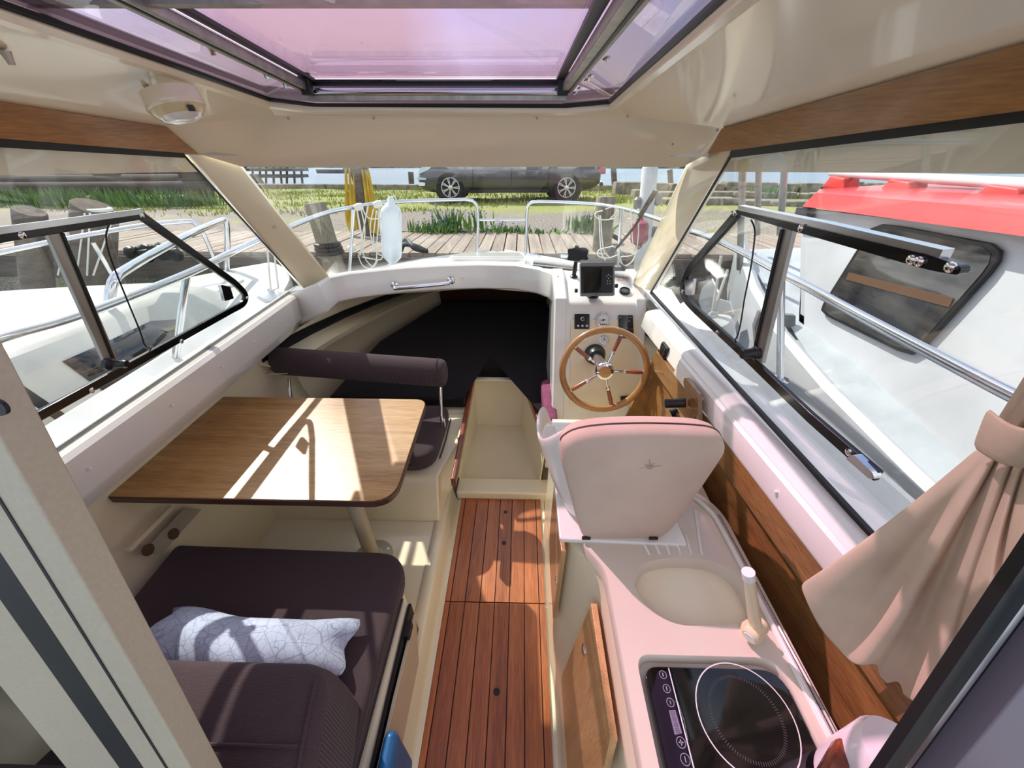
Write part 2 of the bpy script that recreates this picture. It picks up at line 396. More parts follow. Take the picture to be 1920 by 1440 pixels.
# ---- hatch: two fixed side panes, the sliding middle pane and its rails
hatch = thing('window_4', (-.27,.8,1.78), kind='structure')
up = lambda p, dz=.014: Vector((p.x, p.y, p.z+dz))
RL0, RL1 = Py(572,163,1.48), Px(250,0,-.66)
RR0, RR1 = Py(1064,163,1.48), Px(1180,0,.138)
ra = lambda A, B, y: ext(A, B, y)
mid_l, mid_r = [ra(RL0, RL1, y) for y in (1.48, .9, YA)], [ra(RR0, RR1, y) for y in (1.48, .9, YA)]
MB().prism([up(mid_l[0],.02), up(mid_r[0],.02), up(mid_r[2],.02), up(mid_l[2],.02)], (0,0,.006)).build('sliding_pane', M['glass_hatch'], hatch)
MB().prism([up(RIM[1]), up(mid_l[0]), up(mid_l[2]), up(rim_l[0])], (0,0,.005)).build('fixed_pane', M['glass_mauve'], hatch)
MB().prism([up(RIM[4]), up(rim_r[-1]), up(mid_r[2]), up(mid_r[0])], (0,0,.005)).build('fixed_pane', M['glass_mauve'], hatch)
MB().prism([up(RIM[1]), up(RIM[2]), up(RIM[3]), up(RIM[4]), up(mid_r[0]), up(mid_l[0])], (0,0,.005)).build('fixed_pane', M['glass_mauve'], hatch)
for nm, P in (('rail', mid_l), ('rail', mid_r)):
    o = MB().bar([up(p, -.002) for p in P], .034, .022).build(nm, M['alu'], hatch, bevel=.003)
    MB().bar([up(p, -.0135)+Vector((.004,0,0)) for p in P], .006, .003).build('rail_groove', M['rubber'], o)
for P, s in ((mid_l, 1), (mid_r, -1)):
    MB().bar([up(p, .017)+Vector((s*.026,0,0)) for p in P], .02, .008).build('pane_seal', M['rubber'], hatch)
fb0, fb1 = Py(578,172,1.49), Py(1062,172,1.49)
MB().tube([fb0, fb1], .013, 12).build('front_bar', M['alu_bright'], hatch)
MB().bar([fb0+Vector((0,0,-.016)), fb1+Vector((0,0,-.016))], .02, .012).build('front_sill', M['alu'], hatch)
MB().bar([fb0+Vector((0,.005,.022)), fb1+Vector((0,.005,.022))], .014, .016).build('pane_seal', M['rubber'], hatch)
for u in (573, 1056):
    p = Py(u, 156, 1.46)
    MB().box(p-Vector((.016,.012,.03)), p+Vector((.016,.012,.026))).build('corner_catch', M['black_plastic'], hatch, bevel=.004)
for u, v in ((1160,62),(1145,104),(1127,116),(1104,146),(1088,170)):
    t = (v-0)/163; p = lerp(RR1, RR0, t)+Vector((.028,0,-.01))
    MB().lathe([(.008,0),(.008,.004),(.004,.006)], p, (.3,-.3,-1), 8).build('rail_screw', M['chrome'], hatch)
for u, v in ((265,62),(395,120),(478,146)):
    t = v/163; p = lerp(RL1, RL0, t)+Vector((-.03,0,-.004))
    MB().lathe([(.008,0),(.006,.006),(.005,.012)], p, (0,0,-1), 8).build('rail_screw', M['chrome'], hatch)
MB().bar([Py(-40,3,.9), Py(1112,3,.9)], .03, .012).build('aft_bar', M['alu'], hatch)

# ---- wooden trim boards above the side windows
for nm, (b0, t0, b1, t1), s in (('trim_1', (TBL0, TTL0, TBL1, TTL1), 1), ('trim_2', (TBR0, TTR0, TBR1, TTR1), -1)):
    b9, t9 = ext(b0, b1, YA), ext(t0, t1, YA); rr_ = []
    for k in range(9):
        p, q = lerp(b0, b9, k/8), lerp(t0, t9, k/8); of = Vector((-.014*s,0,.004)); inw = Vector((.006*s,0,-.002)); rr_.append([p+inw, q+inw, q+of, p+of])
    o = MB().loft(rr_).build(nm, M['wood_trim'], ang=30)
    tag(o, kind='structure')
    for k in ((.06,.5),(.5,.5),(.85,.5)):
        a = lerp(b0, ext(b0, b1, YA), k[0]); b = lerp(t0, ext(t0, t1, YA), k[0]); p = lerp(a, b, k[1])
        MB().lathe([(.005,0),(.005,.002),(.002,.003)], p, (s, 0, -.3), 8).build('screw', M['steel'], o)

# ---- side wall mouldings: coaming, hull liner, A-pillars, the flange behind the glass
wl_ = thing('wall_left', (-1.05,.8,.1), kind='structure')
wr_ = thing('wall_right', (.62,.8,.1), kind='structure')
wf_ = thing('wall_front', (-.3,2.1,.3), kind='structure')
xl = lambda y: ext(LB0, LB1, y).x
xr = lambda y: ext(RB0, RB1, y).x
# left coaming and hull side
rows = []
for y in (-.5, -.1, .3, .66, 1.0, 1.3, 1.55, 1.72, 1.80):
    x = xl(y)
    k = max(0, min(1, (1.80-y)/.4)); lx_ = lambda a_: x+a_
    rows.append([Vector(q) for q in ((x-.012,y,.987),(x+.018,y,.988),(x+.032,y,.978),(x+.027,y,.876),(x+.020,y,.860),(x-.012,y,.812),(x-.07,y,.805),(x-.15,y,.77),(x-.11,y,.42),(x+.01,y,.12))])
xc = xl(1.80)
# turn the corner and run into the front lintel
def lint(u, v, inx, iny, z=1.03):
    p = Pz(u, v, z)
    return [Vector((p.x-inx*.012,p.y-iny*.012,p.z+.009)), Vector((p.x,p.y,p.z+.007)), Vector((p.x+inx*.01,p.y+iny*.01,p.z)), Vector((p.x+inx*.045,p.y+iny*.045,.930)), Vector((p.x+inx*.043,p.y+iny*.043,.915)),
            Vector((p.x+inx*.03,p.y+iny*.03,.905)), Vector((p.x-inx*.02,p.y-iny*.02,.91)), Vector((p.x-inx*.05,p.y-iny*.05,.93)), Vector((p.x-inx*.06,p.y-iny*.06,.97)), Vector((p.x-inx*.06,p.y-iny*.06,1.0))]
MB().loft([r_[:7] for r_ in rows], False, False).build('coaming', M['gel_white'], wl_, ang=30, solid=.004)
MB().loft([r_[6:] for r_ in rows], False, False).build('hull_side', M['gel_cream'], wl_, ang=30, solid=.004)
front = [rows[-1][:6]+[Vector((q.x-.04,q.y+.01,q.z)) for q in rows[-1][5:6]]+[Vector((xc-.06,1.81,.93)), Vector((xc-.07,1.82,.97)), Vector((xc-.07,1.82,1.0))]]
for u, v, ix, iy in ((596,536,.85,-.5),(618,521,.7,-.7),(655,514,.45,-.9),(700,509,.3,-.95),(760,503,.2,-.98),(830,499,.1,-1),(900,497,0,-1),(965,498,-.05,-1),(1010,505,-.15,-1),(1034,513,-.3,-.95),(1046,522,-.5,-.8)):
    front.append(lint(u, v, ix, iy))
MB().loft(front, False, False).build('lintel', M['gel_white'], wf_, ang=30, solid=.004)
for u, v, y in ((462,566,1.5),(509,621,1.35),(411,697,1.12),(198,865,.72),(587,558,1.74),(603,557,1.78)):
    pass
for y in (.70,.98,1.22,1.42,1.62):
    x = xl(y); p = Vector((x+.028,y,.93)); MB().lathe([(.006,0),(.0045,.006),(.004,.012)], p, (1,0,.05), 8).build('screw_cap', M['gel_white'], wl_)
for u, v in ((867,522),(1018,521),(726,531)):
    p = Py(u, v, 2.10); MB().lathe([(.004,0),(.004,.004)], p, (0,-1,.2), 8).build('screw_cap', M['screw'], wf_)
# grab handle on the lintel
h = thing('grab_handle', Py(790,535,2.03), 'polished chrome grab handle on the white lintel over the cabin opening', 'grab handle')
a, b = Py(740,536,2.015), Py(846,526,2.075); off = Vector((0,-.045,0))
MB().tube(spline([a, a+off*.7+(b-a)*.03, a+off+(b-a)*.12, b+off-(b-a)*.12, b+off*.7-(b-a)*.03, b], 5), .010, 10).build('bar', M['chrome'], h)
for q in (a, b): MB().lathe([(.022,0),(.022,.004),(.014,.009),(.010,.010)], q+Vector((0,.008,0)), (0,-1,0), 16).build('flange', M['chrome'], h)
# right coaming: ledge, white side panel
rows = []
for y in (1.62, 1.45, 1.2, .95, .7, .47, .2, -.1, -.5):
    x = xr(y); rows.append([Vector(q) for q in ((x+.012,y,1.005),(x-.010,y,1.006),(x-.045,y,.998),(x-.052,y,.990),(x-.060,y,.925),(x-.05,y,.915),(x+.05,y,.91),(x+.09,y,.85),(x+.09,y,.5),(x+.05,y,.0))])
MB().loft(rows, False, False).build('coaming', M['gel_white'], wr_, ang=30, solid=.004)
# proud panel with a front step
pl = []
for y in (1.22, .9, .6, .3, -.1):
    x = xr(y)-.058; pl.append([Vector((x-.004,y,.991)), Vector((x-.012,y,.984)), Vector((x-.020,y,.93)), Vector((x-.016,y,.918)), Vector((x+.02,y,.918)), Vector((x+.02,y,.991))])
MB().loft(pl).build('side_panel', M['gel_white'], wr_, ang=30)
for y, z in ((1.40,.955),(1.02,.955),(.64,.955)):
    x = xr(y)-(.076 if y < 1.22 else .056); MB().lathe([(.006,0),(.0045,.006),(.004,.012)], (x+.006,y,z), (-1,0,0), 8).build('screw_cap', M['gel_white'], wr_)

# ---- A-pillars
def pillar(parent, sa_b, sa_t, ws_b, ws_t, s):
    rings = []
    for k in range(9):
        t = k/8; a = lerp(sa_b, sa_t, t); b = lerp(ws_b, ws_t, t)
        w = (b-a); n = Vector((s*.85, -.5, -.1)).normalized()
        bul = .016*(1-t**5)
        rings.append([a+n*.004, a+w*.18+n*bul, a+w*.55+n*bul*1.2, a+w*.9+n*.012, b+n*.002, b-n*.035, a+w*.5-n*.05, a-n*.03])
    MB().loft(rings).build('pillar', M['gel_cream'], parent, ang=28)
pillar(wl_, GL.at(582,556), GL.at(328,258), Pz(620,522,1.02), Py(436,288,1.64), 1)
pillar(wr_, GR.at(1222,545), GR.at(1388,252), Pz(1186,527,1.02), Py(1298,286,1.64), -1)
for u, v in ((497,424),(569,503)):
    p = GL.at(u, v); q = p+Vector((.055,-.02,0)); MB().lathe([(.007,0),(.005,.004)], q, (.8,-.5,0), 8).build('screw_cap', M['screw'], wl_)

# ---- moulding above the glass openings, seen through the panes
for nm, Pn, pts, par, s in (('flange', GL, ((340,286),(372,322),(0,329),(0,262)), wl_, 1), ('flange', GR, ((1375,284),(1352,322),(1920,326),(1920,210)), wr_, -1)):
    a, b, c, d = [Pn.at(u, v, -.02) for u, v in pts]
    MB().prism([a, b, ext(b, c, YA), ext(a, d, YA)], Pn.n*-.02).build(nm, M['gel_liner'], par)

# ---- side windows
def side_window(name, Pn, top_f, bot_f, bot_a, top_a):
    w = thing(name, lerp(bot_f, bot_a, .5), kind='structure')
    MB().prism([top_f, bot_f, bot_a, top_a], Pn.n*-.005).build('pane', M['glass'], w)
    MB().bar([bot_f+Pn.n*.004, bot_a+Pn.n*.004], .012, .010, Pn.n).build('bottom_seal', M['rubber'], w)
    MB().bar([top_f+Pn.n*.004, top_a+Pn.n*.004], .020, .010, Pn.n).build('top_seal', M['rubber'], w)
    MB().bar([top_f+Pn.n*.004, bot_f+Pn.n*.004], .005, .006, Pn.n).build('front_seal', M['rubber'], w)
    return w
tl = GL.at(341,289); bl = GL.at(580,551)
wL = side_window('window_1', GL, tl, bl, GL.drop(ext(LB1, LB0, YA)+Vector((0,0,.0))), GL.drop(ext(GL.at(340,287), GL.at(0,264), YA)))
tr = GR.at(1375,288); br = GR.at(1222,548)
wR = side_window('window_2', GR, tr, br, GR.drop(ext(RB1, RB0, YA)), GR.drop(ext(GR.at(1375,288), GR.at(1920,213), YA)))
# sliding panes with black frames
def P2(Pn, pts, off): return [Pn.at(u, v, off) for u, v in pts]
fr_l = P2(GL, ((-330,515),(0,443),(262,402),(452,545),(458,560),(450,572),(86,772),(-330,1000)), .012)
fr = spline([GL.at(*q, .012) for q in ((438,529),(455,546),(460,558),(454,570),(436,580))], 4)
frame = MB().bar([GL.at(-330,520,.012), GL.at(0,443,.012), GL.at(262,403,.012)]+fr+[GL.at(86,772,.012), GL.at(-330,1000,.012)], .024, .012, GL.n)
fo = frame.build('sliding_frame', M['black_alu'], wL, bevel=.002)
MB().bar([GL.at(-330,505,.020), GL.at(0,432,.020), GL.at(266,396,.020)], .014, .004, GL.n).build('frame_lip', M['alu_bright'], fo)
for u, v in ((40,441),(265,404),(172,732),(340,640),(463,559)):
    MB().lathe([(.008,0),(.008,.002),(.004,.004)], GL.at(u, v, .018), GL.n, 10).build('frame_screw', M['chrome'], fo)
dv = [GL.at(100,436,.010), GL.at(212,690,.010)]
do = MB().bar(dv, .034, .012, GL.n).build('divider', M['alu'], wL, bevel=.002)
MB().bar([GL.at(117,437,.018), GL.at(219,688,.018)], .006, .004, GL.n).build('divider_seal', M['rubber'], do)
kp = GL.at(205,683,.02)
ko = MB().lathe([(.014,0),(.015,.008),(.012,.012),(.010,.03),(.012,.034),(.010,.042)], kp, GL.n+Vector((.2,.3,0)), 16).build('knob', M['black_plastic'], wL)
MB().lathe([(.018,0),(.018,.012),(.014,.016)], kp-GL.n*.006, GL.n, 16).build('knob_base', M['black_plastic'], ko)
MB().prism(rounded(P2(GL, ((408,533),(426,537),(433,559),(416,564)), .008), .004), GL.n*.012).build('latch', M['steel'], wL)
inner = spline(P2(GL, ((205,420),(199,440),(203,470),(225,530),(262,620),(272,648),(290,655)), .006), 5)
MB().tube(inner, .0022, 5).build('pane_edge', M['black_plastic'], wL)
MB().prism(P2(GL, ((200,425),(262,412),(452,550),(440,570),(285,655),(262,620)), .004), GL.n*.004).build('sliding_pane', M['glass'], wL)
# right
fr = spline([GR.at(*q, .012) for q in ((1296,500),(1284,525),(1280,545),(1288,563),(1306,582))], 4)
frame = MB().bar([GR.at(1384,400,.012)]+fr+[GR.at(1405,672,.012), GR.at(1520,782,.012), GR.at(1648,893,.012)], .026, .012, GR.n)
fo = frame.build('sliding_frame', M['black_alu'], wR, bevel=.002)
topbar = rounded([GR.at(1378,396,.012), GR.at(1390,392,.012), GR.at(1760,476,.012), GR.at(1822,498,.012), GR.at(1816,514,.012), GR.at(1760,505,.012), GR.at(1500,432,.012)], [.003,.003,.01,.012,.012,.02,.01])
MB().prism(topbar, GR.n*.014).build('frame_top', M['black_alu'], fo, bevel=.002)
MB().bar([GR.at(1390,390,.014), GR.at(1560,425,.014), GR.at(1775,476,.014)], .014, .018, GR.n).build('frame_lip', M['alu_bright'], fo)
for u, v in ((1379,399),(1503,428),(1711,487),(1726,490),(1784,501),(1281,547),(1346,624),(1593,848)):
    MB().lathe([(.008,0),(.008,.003),(.004,.005)], GR.at(u, v, .026 if v < 510 else .018), GR.n, 10).build('frame_screw', M['chrome'], fo)
do = MB().bar([GR.at(1481,428,.010), GR.at(1424,676,.010)], .036, .012, GR.n).build('divider', M['alu'], wR, bevel=.002)
MB().bar([GR.at(1467,430,.018), GR.at(1412,668,.018)], .008, .005, GR.n).build('divider_seal', M['rubber'], do)
kp = GR.at(1418,661,.02)
ko = MB().lathe([(.014,0),(.016,.006),(.014,.012),(.014,.036),(.012,.040)], kp, GR.n, 16).build('knob', M['black_plastic'], wR)
MB().lathe([(.018,-.012),(.018,.004),(.014,.008)], kp, GR.n, 16).build('knob_base', M['black_plastic'], ko)
MB().prism(rounded(P2(GR, ((1288,524),(1306,522),(1302,553),(1290,552)), .008), .004), GR.n*.010).build('latch', M['steel'], wR)
MB().tube(spline(P2(GR, ((1408,412),(1414,425),(1415,445),(1408,500),(1396,560),(1388,610),(1380,635),(1370,640)), .006), 5), .0022, 5).build('pane_edge', M['black_plastic'], wR)
MB().prism(P2(GR, ((1392,405),(1412,412),(1396,560),(1372,636),(1300,572),(1288,545),(1300,505)), .004), GR.n*.004).build('sliding_pane', M['glass'], wR)
MB().prism(rounded([GR.at(1600,858,.012),GR.at(1615,850,.012),GR.at(1652,885,.012),GR.at(1655,896,.012),GR.at(1645,896,.012)], .004), GR.n*.016).build('end_cap', M['chrome'], wR)

# ---- windscreen
ws = thing('window_3', WS_B[3], kind='structure')
rows = [[lerp(b, t, k/6) for k in range(7)] for b, t in zip(WS_B, [p+Vector((0,.01,.03)) for p in WS_T])]
MB().loft(rows, False, False).build('pane', M['glass_ws'], ws, solid=.005)
MB().tube([p+Vector((0,.004,.002)) for p in WS_B], .006, 6).build('bottom_seal', M['rubber'], ws)

# ---- floor pan, teak boards, step into the fore cabin
TX0, TX1, TY1 = -.306, .123, 1.378
fl = MB().box((TX0-.025,-1.2,-.06), (TX1+.02,TY1+.004,-.012)).build('floor', M['gel_cream'])
tag(fl, kind='structure')
MB().box((TX0,-.6,-.012), (TX1,TY1,-.006)).build('caulking', M['rubber'], fl)
edges = [TX0, TX0+.022]+[TX0+.022+.0635*k for k in range(1, 7)]+[TX1]
for y0, y1 in ((.833, TY1), (-.30, .829)):
    for k in range(8):
        a, b = edges[k]+(.0018 if k else 0), edges[k+1]-(.0018 if k < 7 else 0)
        MB().box((a,y0,-.006), (b,y1,.0)).build('plank', M['teak'], fl, bevel=.0008, seg=1)
for u, v, r in ((948,960,.0095),(945,1018,.011),(931,1297,.012)):
    p = Pz(u, v, .0005); MB().lathe([(r,0),(r,.001)], p, (0,0,1), 14).build('finger_hole', M['rubber'], fl)
MB().box((TX1+.022,.55,-.05), (.66,2.2,-.012)).build('helm_sole', M['gel_cream'], fl)
MB().box((-1.1,1.40,-.05), (TX1+.02,3.1,-.022)).build('cabin_sole', M['gel_cream'], fl)
# pan edge and risers, left and right
rows = []
for y in (-1.2, -.3, .5, 1.0, 1.36):
    rows.append([Vector((TX0-.002,y,-.02)), Vector((TX0-.002,y,.004)), Vector((TX0-.018,y,.006)), Vector((TX0-.026,y,.02)), Vector((TX0-.040,y,.110)), Vector((TX0-.050,y,.12)), Vector((TX0-.09,y,.12))])
MB().loft(rows, False, False).build('riser', M['gel_cream'], fl, ang=50, solid=.004)
pl = MB().box((-1.30,-1.2,.06), (TX0-.06,1.14,.1195)).build('dinette_floor', M['gel_cream'], fl)
sl = rounded([Vector((TX0-.02,TY1+.002,0)), Vector((TX1+.05,TY1+.002,0)), Vector((TX1+.05,1.49,0)), Vector((TX0-.02,1.49,0))], .0)
MB().box((TX0-.03,TY1+.002,-.05), (TX1+.30,1.488,.045)).build('sill', M['gel_cream'], fl, bevel=.012, seg=3)
# footwell of the fore cabin
tn = MB()
A = [Vector((-.325,1.47,0)), Vector((.117,1.47,0)), Vector((.013,2.0,0)), Vector((-.282,2.0,0))]
Bt = [Vector((-.305,1.47,.36)), Vector((.14,1.47,.36)), Vector((.02,2.02,.36)), Vector((-.285,2.02,.36))]
tn.add(A+Bt, [(0,1,2,3),(1,2,6,5),(2,3,7,6),(3,0,4,7)])
tn.build('footwell', M['gel_cream'], wf_, bevel=.02, seg=3, solid=.01, off=1)
MB().box((-.30,2.0,.345), (.03,2.035,.365)).build('footwell_lip', M['gel_cream'], wf_, bevel=.006)
for nm, a, b in (('lee_board', (-.293,1.18,.345), (-.288,2.0,.365)), ('lee_board', (.135,1.50,.345), (.026,2.0,.365))):
    a, b = Vector(a), Vector(b)
    MB().bar([a, b], .024, .055).build(nm, M['mahogany'], wf_, bevel=.008)
# front bench moulding on the left, going into the cabin
bb = MB()
bp_ = lambda dy, z: [Vector(q) for q in ((-1.32,1.135+dy,z), (-.375,1.135+dy,z), (-.36,1.30,z), (-.312,1.46,z), (-.312,1.74,z), (-1.32,1.74,z))]
bb.loft([bp_(0,.1), bp_(.02,.14), bp_(.09,.32), bp_(.10,.33)])
bb.build('bench_moulding', M['gel_cream'], wl_, bevel=.012, seg=3)
MB().prism([(-1.12,1.70,.1),(-.300,1.70,.1),(-.290,2.05,.1),(-.235,2.10,.1),(-.235,3.15,.1),(-.7,3.15,.1)], (0,0,.246)).build('berth_base', M['gel_cream'], wf_)
MB().prism([(.62,1.52,.1),(.150,1.52,.1),(.035,2.05,.1),(-.235,2.10,.1),(-.235,3.15,.1),(.25,3.15,.1)], (0,0,.246)).build('berth_base', M['gel_cream'], wf_)
# hull liner of the fore cabin
def hull(y, z, s):
    c = -.235; t = max(0, (y-1.2)/2.55)
    w = (1.03*(1-t**2.2))*(1-.12*max(0, (.55-z)))
    zt = .90-.145*(y-1.6); z = z if z < .35 else .35+(z-.35)*(zt-.35)/.58
    return Vector((c+s*max(.02, w+.05), y, z))
for s, par in ((-1, wl_), (1, wr_)):
    rows = [[hull(y, z, s) for z in (.1,.35,.55,.66)] + [hull(y, .67, s)+Vector((-s*.13,0,0)), hull(y, .70, s)+Vector((-s*.135,0,0)), hull(y, .72, s)+Vector((-s*.01,0,0))] + [hull(y, z, s) for z in (.8,.93)] for y in (1.60,1.75,2.0,2.3,2.6,2.9,3.15,3.3)]
    MB().loft(rows, False, False).build('hull_liner', M['gel_cream'], par, solid=.006, ang=35)
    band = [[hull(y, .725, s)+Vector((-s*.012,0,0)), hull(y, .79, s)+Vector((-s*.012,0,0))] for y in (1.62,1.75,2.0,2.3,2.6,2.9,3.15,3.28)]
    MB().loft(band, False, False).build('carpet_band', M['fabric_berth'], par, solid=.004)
M['dark_wood'] = mat('dark_bulkhead', (58,24,14), .4)
MB().box((-.95,3.20,.1), (.48,3.23,.655)).build('bulkhead', M['dark_wood'], wf_)
rows = [[hull(y, .93, -1), Vector((-.235,y,.915-.20*(y-2.06))), hull(y, .93, 1)] for y in (2.19,2.3,2.6,2.9,3.3)]
MB().loft(rows, False, False).build('cabin_ceiling', M['gel_cream'], wf_, solid=.01, off=1)

# ---- dinette hull-side ledge
HP = Plane((-1.34,.8,.78), (-1.34,1.8,.78), (-1.18,.8,.12)); HP.n = HP.n if HP.n.x > 0 else -HP.n
lo_ = MB().prism([HP.at(u, v, .004) for u, v in ((232,1032),(240,1035),(322,952),(316,948))], HP.n*.016).build('hull_ledge', M['gel_cream'], wl_)
MB().prism([HP.at(u, v, .004) for u, v in ((262,1040),(300,1040),(376,955),(345,952))], HP.n*.006).build('shade_strip', mat('painted_shade', (176,164,148), .4), wl_)  # painted shade: grey band for the window-frame shadow on the hull
for u, v in ((325,1001),(277,1031)):
    MB().lathe([(.020,0),(.020,.003)], HP.at(u, v, .010), HP.n, 14).build('ledge_plug', M['walnut_edge'], lo_)
# ================================================================== furniture and fittings
# ---- dinette table
tb = thing('dinette_table', (-.63,.95,.12), 'oak-topped dinette table with dark rounded edge on a round pedestal leg', 'table')
def tab(z): return rounded([Vector((-1.335,.792,z)), Vector((-.398,.792,z)), Vector((-.402,1.338,z)), Vector((-1.30,1.338,z))], [0,.085,.05,0], 7)
MB().prism(tab(.697), (0,0,.0035)).build('tabletop', M['oak'], tb, bevel=.0012, seg=1)
sc_ = lambda P, k: [Vector((p.x+(k if p.x > -.9 else 0), p.y+(k if p.y > 1.06 else -k), p.z)) for p in P]
MB().prism(sc_(tab(.671), .0025), (0,0,.0262)).build('edge_band', M['walnut_edge'], tb, bevel=.003)
MB().cyl((-.63,.95,.125), (-.63,.95,.672), .030, n=24).build('leg', M['door_alu'], tb)
MB().lathe([(.085,0),(.085,.004),(.045,.012),(.038,.035),(.031,.037)], (-.63,.95,.12), n=28).build('base_flange', M['door_alu'], tb)
for k in range(4):
    a = .6+k*math.pi/2; MB().lathe([(.007,0),(.007,.003)], (-.63+.068*math.cos(a),.95+.068*math.sin(a),.126), n=8).build('screw', M['steel'], tb)

def cushion(name, poly, z0, z1, mt, parent=None, r=.03, crown=.012, corner=.04, n=5):
    """upholstered slab: rounded outline, rolled edges and a slight crown"""
    P = rounded([Vector((p[0],p[1],0)) for p in poly], corner if not isinstance(corner, list) else corner, n)
    c = sum(P, Vector())/len(P)
    def ring(inset, z): return [Vector((p.x-(p.x-c.x)/max(1e-6,(p-c).length)*inset, p.y-(p.y-c.y)/max(1e-6,(p-c).length)*inset, z)) for p in P]
    R = [ring(r*.6, z0), ring(.004, z0+.012), ring(0, lerp(z0, z1, .5)), ring(.003, z1-r*.5), ring(r*.35, z1-r*.15), ring(r, z1)]
    for k in (.75,.5,.25,.06): R.append([Vector((c.x+(q.x-c.x)*k, c.y+(q.y-c.y)*k, z1+crown*(1-k))) for q in R[5]])
    return MB().loft(R).build(name, mt, parent, ang=60)

# ---- front bench: cushion, roll backrest on steel posts
fc = thing('bench_cushion', (-.75,1.4,.332), 'dark plum bench cushion beyond the dinette table, under the roll backrest', 'cushion')
cushion('pad', [(-1.26,1.255),(-.395,1.255),(-.378,1.66),(-1.26,1.66)], .332, .425, M['fabric'], fc, corner=[.02,.10,.05,.02])
MB().tube([Vector((-.382,1.33,.35)), Vector((-.374,1.45,.35)), Vector((-.374,1.63,.35))], .004, 6).build('piping', M['fabric'], fc)
bk = thing('roll_backrest', (-.75,1.58,.42), 'dark plum roll backrest raised on two steel posts above the front bench', 'backrest')
r0, r1 = Vector((-1.25,1.665,.690)), Vector((-.362,1.60,.668))
ax = (r1-r0).normalized()
rings = []
for t, k in ((0,.85),(.02,1),(.5,1),(.93,1),(.975,.97),(.99,.88),(1.0,.6)):
    p = lerp(r0, r1, t); sd = Vector((0,1,0)); 
    rings.append([p+Vector((0, math.cos(a)*.066*k, math.sin(a)*.072*k))+Vector((0,0,0)) for a in [2*math.pi*i/20 for i in range(20)]])
MB().loft(rings).build('bolster', M['fabric'], bk, ang=60)
q = [r0.lerp(r1,.955)+Vector((0, math.cos(a)*.0668, math.sin(a)*.0728)) for a in [2*math.pi*i/24 for i in range(24)]]
MB().tube(q, .0025, 5, True).build('piping', M['fabric'], bk)
for x, yy in ((-.392,1.565),(-1.185,1.62)):
    po = MB().tube([(x,yy-.06,.40), (x,yy-.055,.48), (x,yy,.61)], .009, 10).build('post', M['chrome'], bk)
    MB().obox((x+.01,yy-.06,.425), (.006,0,0), (0,.012,.004), (0,-.004,.022)).build('hinge', M['steel'], po, bevel=.002)

# ---- berth cushions in the fore cabin
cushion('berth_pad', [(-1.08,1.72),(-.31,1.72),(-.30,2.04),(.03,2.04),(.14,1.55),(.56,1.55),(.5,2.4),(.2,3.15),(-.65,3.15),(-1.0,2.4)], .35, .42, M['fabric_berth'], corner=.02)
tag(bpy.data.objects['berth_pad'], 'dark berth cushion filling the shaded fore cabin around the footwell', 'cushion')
pk = cushion('pink_cushion', [(.125,1.47),(.19,1.44),(.20,1.86),(.12,1.80)], .42, .50, mat('mulberry_fabric', (128,62,92), .9, rgb2=(112,50,80), scale=40), corner=.02)
tag(pk, 'small mulberry pink cushion edge beside the helm console in the fore cabin', 'cushion')

# ---- aft bench: moulding, cushion, backrest cushion, pillow, locker door
ab = thing('aft_bench', (-.7,.4,.12), 'cream moulded bench base with a dark-framed beige locker front', 'bench')
MB().prism([(-1.22,-.45,.12),(-.372,-.45,.12),(-.372,.66,.12),(-.44,.77,.12),(-1.22,.77,.12)], (0,0,.214)).build('base', M['gel_cream'], ab, bevel=.02, seg=3)
MB().prism([(-.3715,-.40,.14),(-.3715,.66,.14),(-.3715,.66,.330),(-.3715,-.40,.330)], (.010,0,0)).build('door_frame', M['rubber'], ab, bevel=.002)
ld = MB().prism([(-.358,-.30,.13),(-.350,.56,.13),(-.354,.64,.300),(-.356,.40,.318),(-.360,-.30,.318)], (.010,0,0)).build('locker_door', mat('beige_door', (206,190,166), .35, coat=.2), ab, bevel=.002)
MB().box((-.37,.555,.290), (-.345,.605,.333)).build('door_latch', M['black_plastic'], ab, bevel=.005)
ac = thing('seat_cushion', (-.7,.45,.335), 'large dark plum seat cushion with rounded corner, nearest the camera on the left', 'cushion')
cushion('pad', [(-1.25,-.40),(-.402,-.40),(-.388,.795),(-1.25,.810)], .335, .425, M['fabric'], ac, corner=[.02,.06,.11,.02], n=7)
MB().tube([Vector((-.400,.0,.358)), Vector((-.394,.30,.358)), Vector((-.388,.66,.358))], .004, 6).build('piping', M['fabric'], ac)
# folded backrest cushion standing in front of the camera
bc = thing('back_cushion', (-.6,.2,.425), 'thick plum woven backrest cushion with stitched seams behind the blue pillow', 'cushion')
FX = -.418
prof = [(.372,.43),(.362,.60),(.338,.725),(.305,.752),(.20,.742),(.06,.70),(-.06,.655),(-.12,.58),(-.13,.43)]
rows = []
for x, k in ((-1.10,1),(-.75,1),(FX-.03,1),(FX,.97),(FX+.018,.90),(FX+.03,.78)):
    cy, cz = .12, .56
    rows.append([Vector((x+.06*(.30-y)*(1 if x > -.5 else 0), cy+(y-cy)*k, cz+(z-cz)*k)) for y, z in spline([(a, b, 0) for a, b in prof], 4) for y, z in ((y, z),)] if False else [Vector((x+(.16*(.33-p.x) if x > -.5 else 0), cy+(p.x-cy)*k, cz+(p.y-cz)*k)) for p in spline([(a, b, 0) for a, b in prof], 4)])
MB().loft(rows).build('pad', M['fabric'], bc, ang=50)
for yy, zz in ((.20,.747),(.06,.702)):
    MB().tube([Vector((-1.05,yy,zz)), Vector((-.46,yy,zz)), Vector((FX+.16*(.33-yy)-.005,yy,zz))], .0028, 5).build('seam', M['fabric'], bc)
